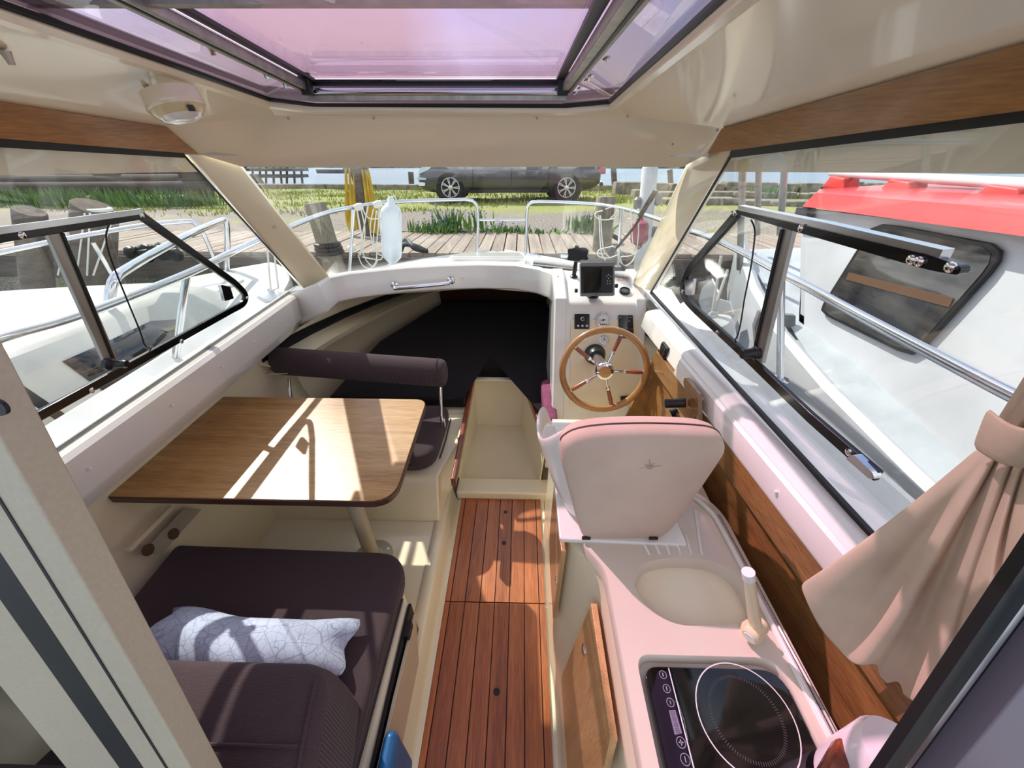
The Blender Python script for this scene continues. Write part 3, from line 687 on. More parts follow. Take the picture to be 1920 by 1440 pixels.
MB().tube([Vector((FX+.16*(.33-p.x)+.004,p.x,p.y+.001)) for p in spline([(a, b, 0) for a, b in prof[3:8]], 4)], .0035, 5).build('piping', M['fabric'], bc)
# pillow
t = NT('pillow_print'); tc = t.new('ShaderNodeTexCoord'); vo = t.new('ShaderNodeTexVoronoi', Scale=46.0); vo.feature = 'DISTANCE_TO_EDGE'
w1 = t.new('ShaderNodeTexVoronoi', Scale=23.0); w1.feature = 'DISTANCE_TO_EDGE'
t.link(tc.outputs['Object'], vo.inputs['Vector']); t.link(tc.outputs['Object'], w1.inputs['Vector'])
mn = t.new('ShaderNodeMath', operation='MINIMUM'); t.link(vo.outputs['Distance'], mn.inputs[0]); t.link(w1.outputs['Distance'], mn.inputs[1])
cr = t.new('ShaderNodeValToRGB'); e = cr.color_ramp.elements; e[0].position, e[1].position = .012, .03; e[0].color, e[1].color = lin((150,158,184)), lin((186,194,214))
t.link(mn.outputs[0], cr.inputs['Fac']); t.link(cr.outputs['Color'], t.b.inputs['Base Color']); t.b.inputs['Roughness'].default_value = .9
M['pillow'] = t.m
def pil(a, b):
    x = lerp(-.98, -.40, a); y = lerp(.30, .50, b); s = (math.sin(math.pi*min(1,max(0,a)))**.35)*(math.sin(math.pi*b)**.5)
    return x, y, s
mb = MB(); nu, nv = 18, 10; vs = []; 
for sgn in (1, -1):
    mb.grid(lambda a, b: Vector((lerp(-1.02,-.475,a)+.012*math.sin(9*b), lerp(.375,.535,b)+.012*math.sin(7*a+1), .522-.055*a*a+sgn*(.078*(max(0,math.sin(math.pi*a))**.4)*(max(0,math.sin(math.pi*b))**.5)*(1 if sgn > 0 else .75))+.006*math.sin(15*a+6*b)+(-.02*(b-.5)))), nu, nv)
pw = mb.build('pillow', M['pillow'], ang=80); tag(pw, 'pale blue pillow with a fine line pattern on the dark seat cushion', 'pillow')
# blue cool box corner
bx = MB(); 
bx.box((-.338,.12,.121), (-.300,.315,.40)); o = bx.build('cool_bag', mat('blue_vinyl', (32,96,150), .35, coat=.2, rgb2=(40,112,165), scale=10), bevel=.022, seg=3)
tag(o, 'bright blue vinyl bag in the bottom left of the gangway', 'bag')

# ================================================================== helm
FP = Plane((0,1.78,.965), (1,1.78,.965), (0,1.50,.41))
if FP.n.y > 0: FP.n = -FP.n
hc = thing('helm_console', (.38,1.75,.05), 'white moulded helm console carrying the wheel and gauges', 'console')
prof = [(2.10,1.028),(1.99,1.022),(1.80,.975),(1.78,.965),(1.50,.41),(1.50,.06),(2.10,.06)]
MB().prism([Vector((.17,y,z)) for y, z in prof], (.435,0,0)).build('body', M['gel_white'], hc, bevel=.012, seg=3)
def strip(x0, x1, h=.016):
    mb = MB(); pr = [(2.08,1.030),(1.98,1.026),(1.80,.978),(1.50,.385)]
    rows = []
    for i, (y, z) in enumerate(pr):
        n = Vector((0,-.25,1)) if i < 2 else (Vector((0,-.7,.6)) if i == 2 else FP.n); n.normalize()
        p = Vector((0,y,z))
        rows.append([p+Vector((x0,0,0))-n*.01, p+Vector((x0+.006,0,0))+n*h, p+Vector((x1-.012,0,0))+n*h, p+Vector((x1,0,0))-n*.01])
    return mb.loft(rows)
strip(.165,.238).build('border', M['gel_white'], hc, bevel=.006)
strip(.560,.625).build('border', M['gel_white'], hc, bevel=.006)
MB().prism([FP.at(u, v, .001) for u, v in ((1070,600),(1196,600),(1200,762),(1068,762))], FP.n*.004).build('instrument_panel', M['gel_cream'], hc, bevel=.002)
# gauges and switches
def dial(parent, u, v, r, face, bez, name='gauge', Pn=FP, off=.004, ticks=9, a0=210, a1=-30, needle=None, ncol=None):
    c = Pn.at(u, v, off); n = Pn.n; sx = Vector((1,0,0)); sy = n.cross(sx).normalized()
    if sy.z < 0: sy = -sy
    g = MB().lathe([(r*1.12,0),(r*1.15,.006),(r*1.05,.012),(r*.97,.012),(r*.95,.009)], c, n, 28, caps=False).build(name, bez, parent)
    MB().lathe([(r*.97,.0),(r*.97,.008)], c, n, 28).build('dial_face', face, g)
    mk = MB()
    for k in range(ticks):
        a = math.radians(lerp(a0, a1, k/(ticks-1))); d = sx*math.cos(a)+sy*math.sin(a); q = n.cross(d)
        mk.obox(c+n*.0085+d*r*.78, d*r*.10, q*r*.025, n*.0004)
    mk.build('tick_marks', M['gauge_ink'], g)
    if needle is not None:
        a = math.radians(needle); d = sx*math.cos(a)+sy*math.sin(a); q = n.cross(d)
        MB().obox(c+n*.0095+d*r*.32, d*r*.34, q*r*.03, n*.0006).build('needle', ncol, g)
        MB().lathe([(r*.13,.008),(r*.13,.012),(r*.08,.0135)], c, n, 12).build('needle_hub', M['black_plastic'], g)
    return g, c, sx, sy, n
M['gauge_ink'] = mat('gauge_ink', (40,40,44), .5)
M['gauge_white'] = mat('gauge_white', (226,226,226), .3, coat=.4)
M['gauge_black'] = mat('gauge_black', (24,25,30), .15, coat=.6)
M['ink_white'] = mat('ink_white', (214,214,216), .5)
M['ink_red'] = mat('ink_red', (170,30,28), .5)
g, c, sx, sy, n = dial(hc, 1131, 600, .034, M['gauge_white'], M['chrome'], 'tachometer', needle=200, ncol=M['ink_red'])
for k in range(4): MB().lathe([(.0034,.008),(.0034,.0095)], c+sx*(-.013+.0088*k)-sy*.021, n, 10).build('warning_lamp', M['black_plastic'], g)
for k in (-1, 1): MB().lathe([(.0018,.008),(.0018,.0095)], c+sx*.011*k, n, 8).build('tick_dot', M['gauge_ink'], g)
dial(hc, 1132, 637, .0215, M['gauge_white'], M['chrome'], 'trim_gauge', ticks=5, needle=80, ncol=M['ink_red'])
# dark round depth gauge on the sloping top
TPn = Plane((0,1.99,1.026), (1,1.99,1.026), (0,1.80,.978)); TPn.n = TPn.n if TPn.n.z > 0 else -TPn.n
dial(hc, 1171, 547, .024, M['gauge_black'], M['black_plastic'], 'clock', Pn=TPn, off=.0, ticks=7)
ip = MB().prism(rounded([FP.at(u, v, .004) for u, v in ((1077,589),(1105,589),(1105,617),(1077,617))], .004), FP.n*.005).build('ignition_panel', M['gauge_black'], hc)
p = FP.at(1092,598,.009); MB().lathe([(.011,0),(.010,.006),(.007,.008),(.006,.018),(.008,.02)], p, FP.n, 14).build('ignition_key', M['chrome'], ip)
for u in (1084,1092,1100): MB().lathe([(.0055,0),(.0055,.003),(.003,.004)], FP.at(u,611,.009), FP.n, 12).build('button', M['ink_white'], ip)
sp = MB().prism(rounded([FP.at(u, v, .004) for u, v in ((1159,591),(1186,591),(1188,634),(1160,634))], .003), FP.n*.005).build('switch_panel', M['gauge_black'], hc)
for u, v, m_ in ((1163,595,'ink_white'),(1182,595,'ink_white'),(1180,602,'ink_white'),(1174,615,'ink_white'),(1177,621,'ink_red')):
    MB().obox(FP.at(u, v, .0095), (.0028,0,0), FP.n.cross(Vector((1,0,0)))*.0016, FP.n*.0005).build('switch_mark', M[m_], sp)
MB().prism(rounded([FP.at(u, v, .004) for u, v in ((1163,743),(1180,741),(1181,753),(1164,755))], .003), FP.n*.012).build('socket', M['black_plastic'], hc, bevel=.002)
MB().tube(spline([FP.at(1175,752,.014), FP.at(1180,770,.02), FP.at(1182,790,.03), FP.at(1180,802,.05)], 5), .0012, 5).build('cable', M['ink_white'], hc)
for k in range(3): MB().obox(TPn.at(1160+6*k, 523, .001), (.006,0,0), TPn.n.cross(Vector((1,0,0)))*.005, TPn.n*.0004).build('warning_mark', mat('faded_red', (214,150,136), .6) if k == 0 else bpy.data.materials['faded_red'], hc)
# toggle switch block on the right panel
x = xr(1.36)-.056
sw = MB().box((x-.012,1.33,.915), (x+.004,1.39,.97)).build('rocker_switch', M['black_plastic'], bevel=.004)
tag(sw, 'black rocker switch block on the white side panel right of the wheel', 'switch')
for k in range(3): MB().box((x-.016,1.336+.018*k,.922), (x-.011,1.349+.018*k,.962)).build('rocker', M['gauge_black'], sw, bevel=.002)

# ---- steering wheel
WC = Py(1133,695,1.42); WN = Vector((0,-math.cos(math.radians(14)),math.sin(math.radians(14)))); WX = Vector((1,0,0)); WY = WX.cross(WN).normalized(); WY = WY if WY.z > 0 else -WY
sw = thing('steering_wheel', WC+Vector((0,.1,-.19)), 'round wooden steering wheel with five chrome and wood spokes', 'steering wheel')
rim = [WC+(WX*math.cos(a)+WY*math.sin(a))*.181 for a in [2*math.pi*k/56 for k in range(56)]]
MB().tube(rim, .0145, 12, True).build('rim', M['wheel_wood'], sw)
M['spoke_wood'] = wood('spoke_wood', (122,52,24), (160,78,40), 'X', 2, .25, .6)
for ang in (70,-2,-74,-146,142):
    a = math.radians(ang); d = WX*math.cos(a)+WY*math.sin(a)
    so = MB().tube([WC+d*.02, WC+d*.095], .0052, 8).build('spoke', M['chrome'], sw)
    MB().tube([WC+d*.082, WC+d*.084, WC+d*.092, WC+d*.094], [.0095,.0095,.0095,.007], 10).build('spoke_collar', M['chrome'], so)
    MB().tube([WC+d*.093, WC+d*.105, WC+d*.135, WC+d*.160, WC+d*.166], [.0075,.0085,.0098,.009,.0078], 10).build('spoke_grip', M['spoke_wood'], so)
    MB().tube([WC+d*.165, WC+d*.172], .0085, 10).build('spoke_tip', M['chrome'], so)
hb = MB().lathe([(.022,-.07),(.022,-.02),(.040,-.008),(.040,.012),(.036,.018),(.026,.020)], WC, WN, 28).build('hub', M['chrome'], sw)
MB().lathe([(.026,.019),(.026,.022),(.02,.0235)], WC, WN, 24).build('hub_cap', M['wheel_wood'], hb)
bp = FP.at(1115,664,.004)
MB().lathe([(.052,0),(.052,.008),(.046,.02),(.042,.05),(.036,.06)], bp, (WC-bp), 28).build('column_boot', M['black_plastic'], sw)
MB().tube([bp+(WC-bp).normalized()*.04, WC-WN*.03], [.026,.022], 20).build('column', M['alu_bright'], sw)

# ---- chart plotter and phone holder
cp = thing('chart_plotter', Py(1118,545,1.80), 'grey chart plotter with a dark blank screen on the helm console', 'chart plotter')
PP = Plane(Py(1118,526,1.79), Py(1118,526,1.79)+Vector((1,0,0)), Py(1118,526,1.79)+Vector((0,.42,.9)))
if PP.n.y > 0: PP.n = -PP.n
q4 = lambda a, b, c, d, off: [PP.at(*a, off), PP.at(*b, off), PP.at(*c, off), PP.at(*d, off)]
M['plotter_grey'] = mat('plotter_grey', (120,122,124), .4, metal=.2)
M['screen'] = mat('dark_screen', (8,9,11), .08, coat=.5)
cb = MB().prism(rounded(q4((1086,494),(1150,493),(1150,555),(1087,556),-.03), .008), PP.n*.030).build('body', M['plotter_grey'], cp, bevel=.003)
MB().prism(rounded(q4((1089,500),(1149,499),(1149,549),(1090,550),.0), .004), PP.n*.003).build('front_panel', M['black_plastic'], cp)
MB().prism(q4((1095,503),(1128,502),(1127,547),(1095,548),.003), PP.n*.001).build('screen', M['screen'], cp)
for u, v in ((1141,515),(1141,522),(1138,518),(1145,518),(1139,527),(1144,527),(1139,532),(1144,532)):
    MB().obox(PP.at(u, v, .004), (.0022,0,0), PP.n.cross(Vector((1,0,0)))*.0014, PP.n*.0012).build('key', M['ink_white'], cp)
MB().obox(PP.at(1118,552,.002), (.007,0,0), PP.n.cross(Vector((1,0,0)))*.0014, PP.n*.0006).build('maker_mark', M['gauge_ink'], cp)
MB().lathe([(.03,0),(.03,.006),(.016,.012),(.014,.04)], Pz(1111,556,.992), (0,0,1), 18).build('stand', M['black_plastic'], cp)
for u in (1083,1153): MB().lathe([(.008,0),(.010,.004),(.010,.012),(.006,.014)], PP.at(u, 536 if u > 1100 else 545, -.015), (1 if u > 1100 else -1,0,0), 12).build('clamp_knob', M['black_plastic'], cp)
ph = thing('phone_holder', Pz(1074,520,1.03), 'black clamp phone holder on a ball arm beside the chart plotter', 'phone holder')
b0 = Pz(1076,519,1.024)
MB().lathe([(.020,0),(.020,.004),(.012,.010),(.010,.02)], b0, n=16).build('base', M['black_plastic'], ph)
b1 = Py(1080,490,b0.y-.01)
MB().tube([b0+Vector((0,0,.012)), lerp(b0, b1, .5), b1], [.010,.0125,.009], 10).build('arm', M['black_plastic'], ph)
PH = Plane(b1, b1+Vector((1,0,.05)), b1+Vector((0,.3,1))); PH.n = PH.n if PH.n.y < 0 else -PH.n
MB().prism([PH.at(u, v, .0) for u, v in ((1064,470),(1066,466),(1072,466),(1077,464),(1078,460),(1083,460),(1086,465),(1092,464),(1098,465),(1103,469),(1102,474),(1100,480),(1103,486),(1098,488),(1090,487),(1084,490),(1076,489),(1066,488),(1062,486),(1065,481))], PH.n*.02).build('clamp', M['black_plastic'], ph, bevel=.003)

# ---- engine lever
th = thing('throttle_lever', Vector((.56,1.05,.78)), 'black throttle lever with a T-grip on the wooden side panel', 'throttle')
g0, g1 = Py(1246,757,1.06), Py(1286,755,1.04)
go = MB().tube([g0, lerp(g0,g1,.04), lerp(g0,g1,.5), lerp(g0,g1,.96), g1], [.010,.0165,.0155,.0165,.012], 14).build('grip', M['black_plastic'], th)
MB().tube([g1+Vector((-.012,0,-.013)), g1+Vector((0,0,-.013))], .006, 8).build('trim_button', M['ink_red'], go)
m0 = Py(1262,768,1.05); m1 = Vector((.565,1.03,.80))
MB().bar([m0, lerp(m0,m1,.5)+Vector((0,0,.004)), m1], .016, .026, (1,0,0)).build('lever', M['black_alu'], th, bevel=.003)
MB().bar([m0+Vector((.010,-.012,0)), m1+Vector((.0,-.012,0))], .006, .01, (1,0,0)).build('lever_trim', M['chrome'], th)
MB().lathe([(.045,0),(.045,.012),(.032,.026),(.02,.03)], (.590,1.03,.79), (-1,0,0), 20).build('mount', M['black_plastic'], th)

# ---- wooden side panel behind the galley
sp = thing('wainscot', (.6,.6,.6), 'long oak veneer wainscot under the right window ledge behind the galley', 'wainscot')
rows = []
for y in (1.44, 1.2, .9, .6, .3, -.1):
    x = xr(y)-.045; rows.append([Vector((x,y,.919)), Vector((x-.006,y,.76)), Vector((x-.006,y,.40)), Vector((x+.008,y,.40)), Vector((x+.010,y,.919))])
MB().loft(rows).build('board', M['wood_panel'], sp)
rows = []
for y in (1.40, 1.0, .6, .2, -.1):
    x = xr(y)-.062; rows.append([Vector((x,y,.917)), Vector((x-.012,y,.917)), Vector((x-.018,y,.845)), Vector((x+.004,y,.84)), Vector((x+.010,y,.917))])
MB().loft(rows).build('top_rail', M['wood_panel'], sp)
x = xr(1.42)
MB().prism([(x-.05,1.43,.915),(x-.14,1.40,.55),(x-.045,1.40,.55)], (0,.012,0)).build('end_board', M['wood_panel'], sp)
FX2 = Plane((.567,1,.8), (.567,2,.8), (.567,1,2))
fin = [FX2.at(u, v) for u, v in ((1281,716),(1283,709),(1286,709),(1309,738),(1310,815),(1301,815),(1295,780),(1287,748))]
MB().prism(fin, (.012,0,0)).build('fin', M['wood_panel'], sp)
MB().prism(rounded([FX2.at(u, v)+Vector((-.001,0,0)) for u, v in ((1301,780),(1306,784),(1307,806),(1302,806))], .006), (.004,0,0)).build('slot', M['rubber'], sp)

# ================================================================== galley
gm = thing('galley_unit', (.35,.4,0), 'cream moulded galley unit and helm seat locker along the right side', 'galley unit')
top = [(.23,-.30),(.23,.527),(.185,.585),(.135,.64),(.130,1.16),(.585,1.16),(.585,-.30)]
mid = [(.195,-.30),(.19,.50),(.165,.575),(.132,.63),(.130,1.16),(.585,1.16),(.585,-.30)]
bot = [(.142,-.30),(.140,.50),(.136,.57),(.130,.62),(.130,1.16),(.585,1.16),(.585,-.30)]
R = lambda P, z: rounded([Vector((a,b,z)) for a, b in P], [0,.05,.03,.03,0,0,0], 4)
MB().loft([R(bot,-.01), R(bot,.03), R(mid,.35), R(top,.70), R(top,.745)]).build('body', M['gel_cream'], gm, ang=40)
# doors
dA = MB().prism([(.118,.60,.38),(.118,.60,.752),(.118,.86,.752),(.118,.86,.38)], (.014,0,0)).build('door', M['oak_door'] if 'oak_door' in M else M['wood_panel'], gm, bevel=.002)
MB().lathe([(.012,0),(.012,.002),(.006,.004)], (.1185,.625,.56), (-1,0,0), 12).build('lock', M['steel'], dA)
dB = MB().prism([(.168,.515,.16),(.212,.515,.655),(.212,.245,.655),(.200,.215,.60),(.168,.235,.16)], (-.016,0,0)).build('door', M['oak_door'], gm, bevel=.002)
MB().lathe([(.014,0),(.014,.003),(.007,.005)], Vector((.184,.46,.52)), (-1,0,.1), 12).build('lock', M['steel'], dB)
# counter with sink and hob openings
ZC = .78
outer = rounded([Vector((.222,-.30,ZC)), Vector((.222,.535,ZC)), Vector((.175,.60,ZC)), Vector((.170,.80,ZC)), Vector((.53,.80,ZC)), Vector((.585,.72,ZC)), Vector((.597,-.30,ZC))], [0,.03,.02,0,.06,.05,0], 4)
sink_px = ((1190,1100),(1192,1078),(1206,1058),(1240,1048),(1280,1046),(1320,1049),(1355,1060),(1388,1085),(1410,1120),(1419,1148),(1405,1164),(1370,1171),(1320,1173),(1280,1172),(1245,1160),(1212,1135))
sink = spline([Pz(u, v, ZC) for u, v in sink_px], 3, True)
hob = rounded([Vector((.250,-.10,ZC)), Vector((.250,.352,ZC)), Vector((.548,.352,ZC)), Vector((.548,-.10,ZC))], [.02,.03,.05,.02], 5)
bm = bmesh.new(); loops = []
for L in (outer, sink, hob):
    vs = [bm.verts.new(p) for p in L]; loops.append(vs)
    for i in range(len(vs)): bm.edges.new((vs[i], vs[(i+1) % len(vs)]))
bmesh.ops.triangle_fill(bm, use_beauty=True, use_dissolve=False, edges=bm.edges[:])
bm.verts.index_update()
wt = MB(); wt.add([v.co.copy() for v in bm.verts], [tuple(v.index for v in f.verts) for f in bm.faces]); bm.free()
c = sum(sink, Vector())/len(sink)
def shr(L, k, z, cc=None):
    cc = cc or sum(L, Vector())/len(L); return [Vector((cc.x+(p.x-cc.x)*k, cc.y+(p.y-cc.y)*k, z)) for p in L]
wt.loft([sink, shr(sink,.975,ZC-.006), shr(sink,.94,ZC-.02), shr(sink,.88,ZC-.08), shr(sink,.80,ZC-.118), shr(sink,.66,ZC-.128), shr(sink,.3,ZC-.131), shr(sink,.03,ZC-.132)], True, False)
wt.loft([hob, shr(hob,.985,ZC-.004), shr(hob,.97,ZC-.022), shr(hob,.90,ZC-.024)], True, False)
wt.loft([outer, shr(outer,1.012,ZC-.004), shr(outer,1.015,ZC-.04)], True, False)
wk = wt.build('worktop', M['gel_worktop'] if 'gel_worktop' in M else M['gel_white'], gm, ang=35)
# raised rim, drain ribs, long rib, drain
rimp = [p+Vector((0,0,.004)) for p in (Vector((.575,-.28,ZC)), Vector((.565,.4,ZC)), Vector((.557,.66,ZC)), Vector((.545,.72,ZC)), Vector((.515,.765,ZC)), Vector((.47,.785,ZC)))]
MB().tube(spline(rimp, 5), .007, 8).build('rim', M['gel_white'], gm)
for u0, v0, u1, v1 in ((1205,1018,1218,1040),(1227,1018,1237,1039),(1248,1018,1256,1040),(1270,1018,1276,1039),(1292,1018,1296,1038)):
    MB().tube([Pz(u0-6, v0-14, ZC), Pz(u1, v1, ZC)], .004, 6).build('drain_rib', M['gel_white'], gm)
MB().tube([Pz(1304,958,ZC), Pz(1316,1040,ZC)], .005, 6).build('drain_rib', M['gel_white'], gm)
d0 = Pz(1308,1166,ZC-.118)
dr = MB().lathe([(.030,0),(.030,.003),(.018,.004),(.016,.0)], d0, n=20).build('drain', M['gel_white'], gm)
MB().lathe([(.015,0),(.015,.004),(.006,.005)], d0, n=14).build('drain_plug', M['steel'], dr)
MB().tube([Vector((.588,-.28,ZC+.004)), Vector((.580,.30,ZC+.004)), Vector((.566,.70,ZC+.004))], .004, 6).build('joint_strip', M['alu'], gm)
# faucet
fa = thing('faucet', Pz(1400,1188,ZC), 'cream plastic swivel faucet standing at the corner of the sink', 'faucet')
f0 = Pz(1410,1186,ZC); 
M['faucet'] = mat('faucet_plastic', (226,206,170), .35, coat=.2)
MB().lathe([(.024,0),(.024,.012),(.018,.022),(.016,.034)], f0, n=18).build('base', M['faucet'], fa)
fb = f0+Vector((-.005,-.006,.030))
MB().lathe([(.017,-.02),(.019,-.012),(.019,.022),(.015,.026)], fb, Vector((-.72,-.55,-.1)), 18).build('valve', M['faucet'], fa)
MB().lathe([(.012,0),(.012,.002)], fb+Vector((-.72,-.55,-.1)).normalized()*.026, Vector((-.72,-.55,-.1)), 14).build('valve_cap', M['gel_white'], fa)
ft = Py(1404,1080,f0.y+.02)
MB().tube([fb, lerp(fb, ft, .3), lerp(fb, ft, .8), ft], [.012,.0125,.0105,.0105], 14).build('spout', M['faucet'], fa)
MB().tube([ft-(ft-fb).normalized()*.006, ft+(ft-fb).normalized()*.012], [.0125,.0120], 14).build('spout_tip', M['gel_white'], fa)
# hob
hb = thing('induction_hob', (.40,.12,ZC-.03), 'black glass induction hob with a touch strip set in the galley worktop', 'hob')
ZH = ZC-.006
hz = rounded([Vector((.262,-.04,ZH-.014)), Vector((.262,.333,ZH-.014)), Vector((.541,.333,ZH-.014)), Vector((.541,-.04,ZH-.014))], [.02,.03,.045,.02], 6)
MB().prism(hz, (0,0,.014)).build('glass_top', mat('hob_glass', (9,9,11), .07, coat=.6), hb, bevel=.002)
M['ink_grey'] = mat('ink_grey', (150,150,158), .4); M['ink_dim'] = mat('ink_dim', (70,70,76), .5); M['lcd'] = mat('lcd', (128,120,142), .3); M['strip'] = mat('touch_strip', (26,22,34), .15, coat=.4, rgb2=(40,33,50), scale=6)
def flat(poly, h=.0004, z=ZH): return MB().prism([Vector((x,y,z+.0002)) for x, y in poly], (0,0,h))
flat([(.266,.0),(.266,.285),(.290,.325),(.310,.325),(.302,.0)]).build('touch_strip', M['strip'], hb)
MB().bar([Vector((.3075,-.03,ZH+.0006)), Vector((.3135,.330,ZH+.0006))], .0022, .0006).build('strip_line', M['ink_white'], hb)
rc = Vector((.419,.243,ZH+.0006))
def ringm(c, r, w, n=48): 
    mb = MB(); a = [2*math.pi*k/n for k in range(n)]
    return mb.loft([[c+Vector((math.cos(t)*(r-w/2), math.sin(t)*(r-w/2), h)) for t in a] for h in (0,)]+[[c+Vector((math.cos(t)*(r+w/2), math.sin(t)*(r+w/2), 0)) for t in a]], True, False)
rc = Pz(1399,1345,ZH+.0006)
ringm(rc, .088, .0022).build('zone_ring', M['ink_white'], hb)
mb = MB()
for k in range(96):
    a = 2*math.pi*k/96; d = Vector((math.cos(a),math.sin(a),0)); mb.obox(rc+d*.064, d*.0028, Vector((-d.y,d.x,0))*.0006, (0,0,.0002))
mb.build('zone_ticks', M['ink_dim'], hb)
def ico(u, v, r, glyph):
    c = Pz(u, v, ZH+.0010); o = ringm(c, r, .0011, 24).build('button', M['ink_grey'], hb)
    for (ax_, ay_, w_, h_) in glyph:
        MB().box((c.x+ax_-w_, c.y+ay_-h_, c.z), (c.x+ax_+w_, c.y+ay_+h_, c.z+.0002)).build('glyph', M['ink_grey'], o)
ico(1243,1265,.0068,((0,0,.001,.0035),)); ico(1250,1291,.0068,((0,0,.001,.0035),)); ico(1257,1317,.0068,((0,0,.0008,.003),))
ico(1277,1392,.0078,((0,0,.0042,.0010),(0,0,.0010,.0042))); ico(1285,1424,.0080,((0,0,.0008,.004),))
lc = [Pz(u, v, ZH+.0008) for u, v in ((1254,1332),(1266,1331),(1279,1375),(1265,1378))]
lo = MB().prism(lc, (0,0,.0003)).build('display', M['lcd'], hb)
# four unlit seven-segment digits on the display
for k in range(4):
    cc = lerp(lerp(lc[1], lc[0], .5), lerp(lc[2], lc[3], .5), .14+.24*k)
    for dx, dy, w_, h_ in ((0,.0045,.0026,.0004),(0,0,.0026,.0004),(0,-.0045,.0026,.0004),(-.0028,.0023,.0004,.0018),(.0028,.0023,.0004,.0018),(-.0028,-.0023,.0004,.0018),(.0028,-.0023,.0004,.0018)):
        MB().box((cc.x+dx*1.0-w_*1.0, cc.y+dy*.62-h_*.62, cc.z+.0004), (cc.x+dx+w_, cc.y+dy*.62+h_*.62, cc.z+.0006)).build('segment', M['ink_dim'], lo)
MB().tube([Pz(1265,1315,ZH+.001), Pz(1271,1316,ZH+.001), Pz(1283,1352,ZH+.001), Pz(1290,1388,ZH+.001), Pz(1284,1392,ZH+.001)], .0004, 4).build('link_line', M['ink_grey'], hb)
MB().bar([Pz(1478,1292,ZH+.001), Pz(1514,1366,ZH+.001)], .0018, .0003).build('print_line', M['ink_dim'], hb)
MB().bar([Pz(1404,1217,ZC-.012), Pz(1440,1216,ZC-.012)], .003, .003).build('recess_slot', M['rubber'], gm)

# ================================================================== helm seat
hs = thing('helm_chair', (.31,.85,.76), 'white bucket helm chair with a beige pink cover over its back, seen from behind', 'chair')
CH = Plane((.3,.615,.78), (1,.615,.78), (.3,.665,1.13))
if CH.n.y > 0: CH.n = -CH.n
opx = ((1052,868),(1053,840),(1062,828),(1085,817),(1130,810),(1200,807),(1270,808),(1330,812),(1354,820),(1363,834),(1362,850),(1352,868),(1310,930),(1275,980),(1250,1006),(1230,1012),(1160,1014),(1105,1013),(1092,1008),(1083,985),(1072,945),(1060,900))
ol = spline([CH.at(u, v, 0) for u, v in opx], 3, True)
cc = sum(ol, Vector())/len(ol)
def rg(k, off): return [cc+(p-cc)*k+CH.n*off for p in ol]
MB().loft([rg(.02,.016), rg(.4,.015), rg(.75,.011), rg(.93,.004), rg(.985,-.006), rg(1.0,-.022), rg(.995,-.055), rg(.95,-.075), rg(.5,-.08)]).build('back_cover', M['seat_cover'] if 'seat_cover' in M else M['fabric_pink'], hs, ang=70)
MB().tube([p-CH.n*.03+Vector((0,0,.001)) for p in ol[3*1:3*11]], .0022, 5).build('cover_seam', M['walnut_edge'], hs)
mbs = MB(); e0 = CH.at(1218,876,.0155)
for k in range(8):
    a = k*math.pi/4+.2; d = Vector((math.cos(a),0,math.sin(a))); L = .016 if k % 2 else .026
    mbs.tube([e0+d*.003, e0+d*L], [.0014,.0006], 4)
mbs.build('star_emblem', mat('emblem_thread', (176,146,132), .9), hs)
for u in (1099,1225): MB().obox(CH.at(u,1009,.006), (.011,0,0), (0,.003,0), (0,0,.004)).build('cover_clip', M['black_plastic'], hs)
# bucket shell
sh = []
for (xb, yb, xt, yt, zt) in ((.140,1.06,.085,1.08,.88),(.130,.95,.062,.98,.93),(.130,.86,.052,.88,.955),(.132,.77,.056,.80,.965),(.140,.71,.080,.745,1.03),(.160,.672,.125,.715,1.10),(.22,.662,.20,.715,1.12),(.30,.660,.30,.715,1.115),(.37,.662,.40,.715,1.10),(.42,.672,.470,.72,1.08),(.44,.72,.495,.76,1.02),(.45,.80,.495,.83,.93),(.455,.95,.49,.98,.86),(.45,1.06,.48,1.08,.82)):
    b, t_ = Vector((xb,yb,.785)), Vector((xt,yt,zt)); sh.append([b, lerp(b,t_,.35)+Vector((-.01 if xb < .3 else .01,0,0)), lerp(b,t_,.7), t_])
MB().loft(sh, False, False).build('shell', M['gel_white'], hs, solid=.016, sub=2)
cushion('seat_pad', [(.16,.74),(.45,.74),(.45,.98),(.16,.98)], .79, .835, M['seat_cover'] if 'seat_cover' in M else M['fabric_pink'], hs, corner=.04)
MB().prism(rounded([Vector((.112,.612,.772)), Vector((.447,.602,.772)), Vector((.44,.70,.772)), Vector((.46,1.1,.772)), Vector((.112,1.1,.772))], [.01,.01,0,.02,.02]), (0,0,.016)).build('base_plate', M['gel_white'], hs, bevel=.004)

# ================================================================== curtain, door frames, ceiling lamp, loose things
cu = thing('curtain', (.56,.30,.75), 'beige curtain gathered with a tieback at the right edge', 'curtain')
hem = [Py(1499,1096,.40), Py(1545,1190,.345), Py(1592,1238,.31), Py(1640,1250,.288), Py(1650,1266,.292), Py(1685,1302,.262), Py(1738,1314,.235), Py(1800,1215,.255), Py(1845,1230,.21), Py(1900,1120,.24), Py(1960,1160,.18)]
tie = [Py(1838,838,.385), Py(1848,846,.37), Py(1858,850,.362), Py(1868,852,.355), Py(1876,846,.362), Py(1886,850,.350), Py(1897,852,.345), Py(1908,846,.350), Py(1920,850,.338), Py(1932,846,.340), Py(1950,850,.33)]
toph = [Vector((lerp(.575,.60,k/10), lerp(.47,.27,k/10)-.05, 1.72)) + Vector((-.012*(k % 2),0,0)) for k in range(11)]
N = 4
def dens(P): return spline(P, N)
H, T_, U_ = dens(hem), dens(tie), dens(toph)
rows = []
m = len(H)
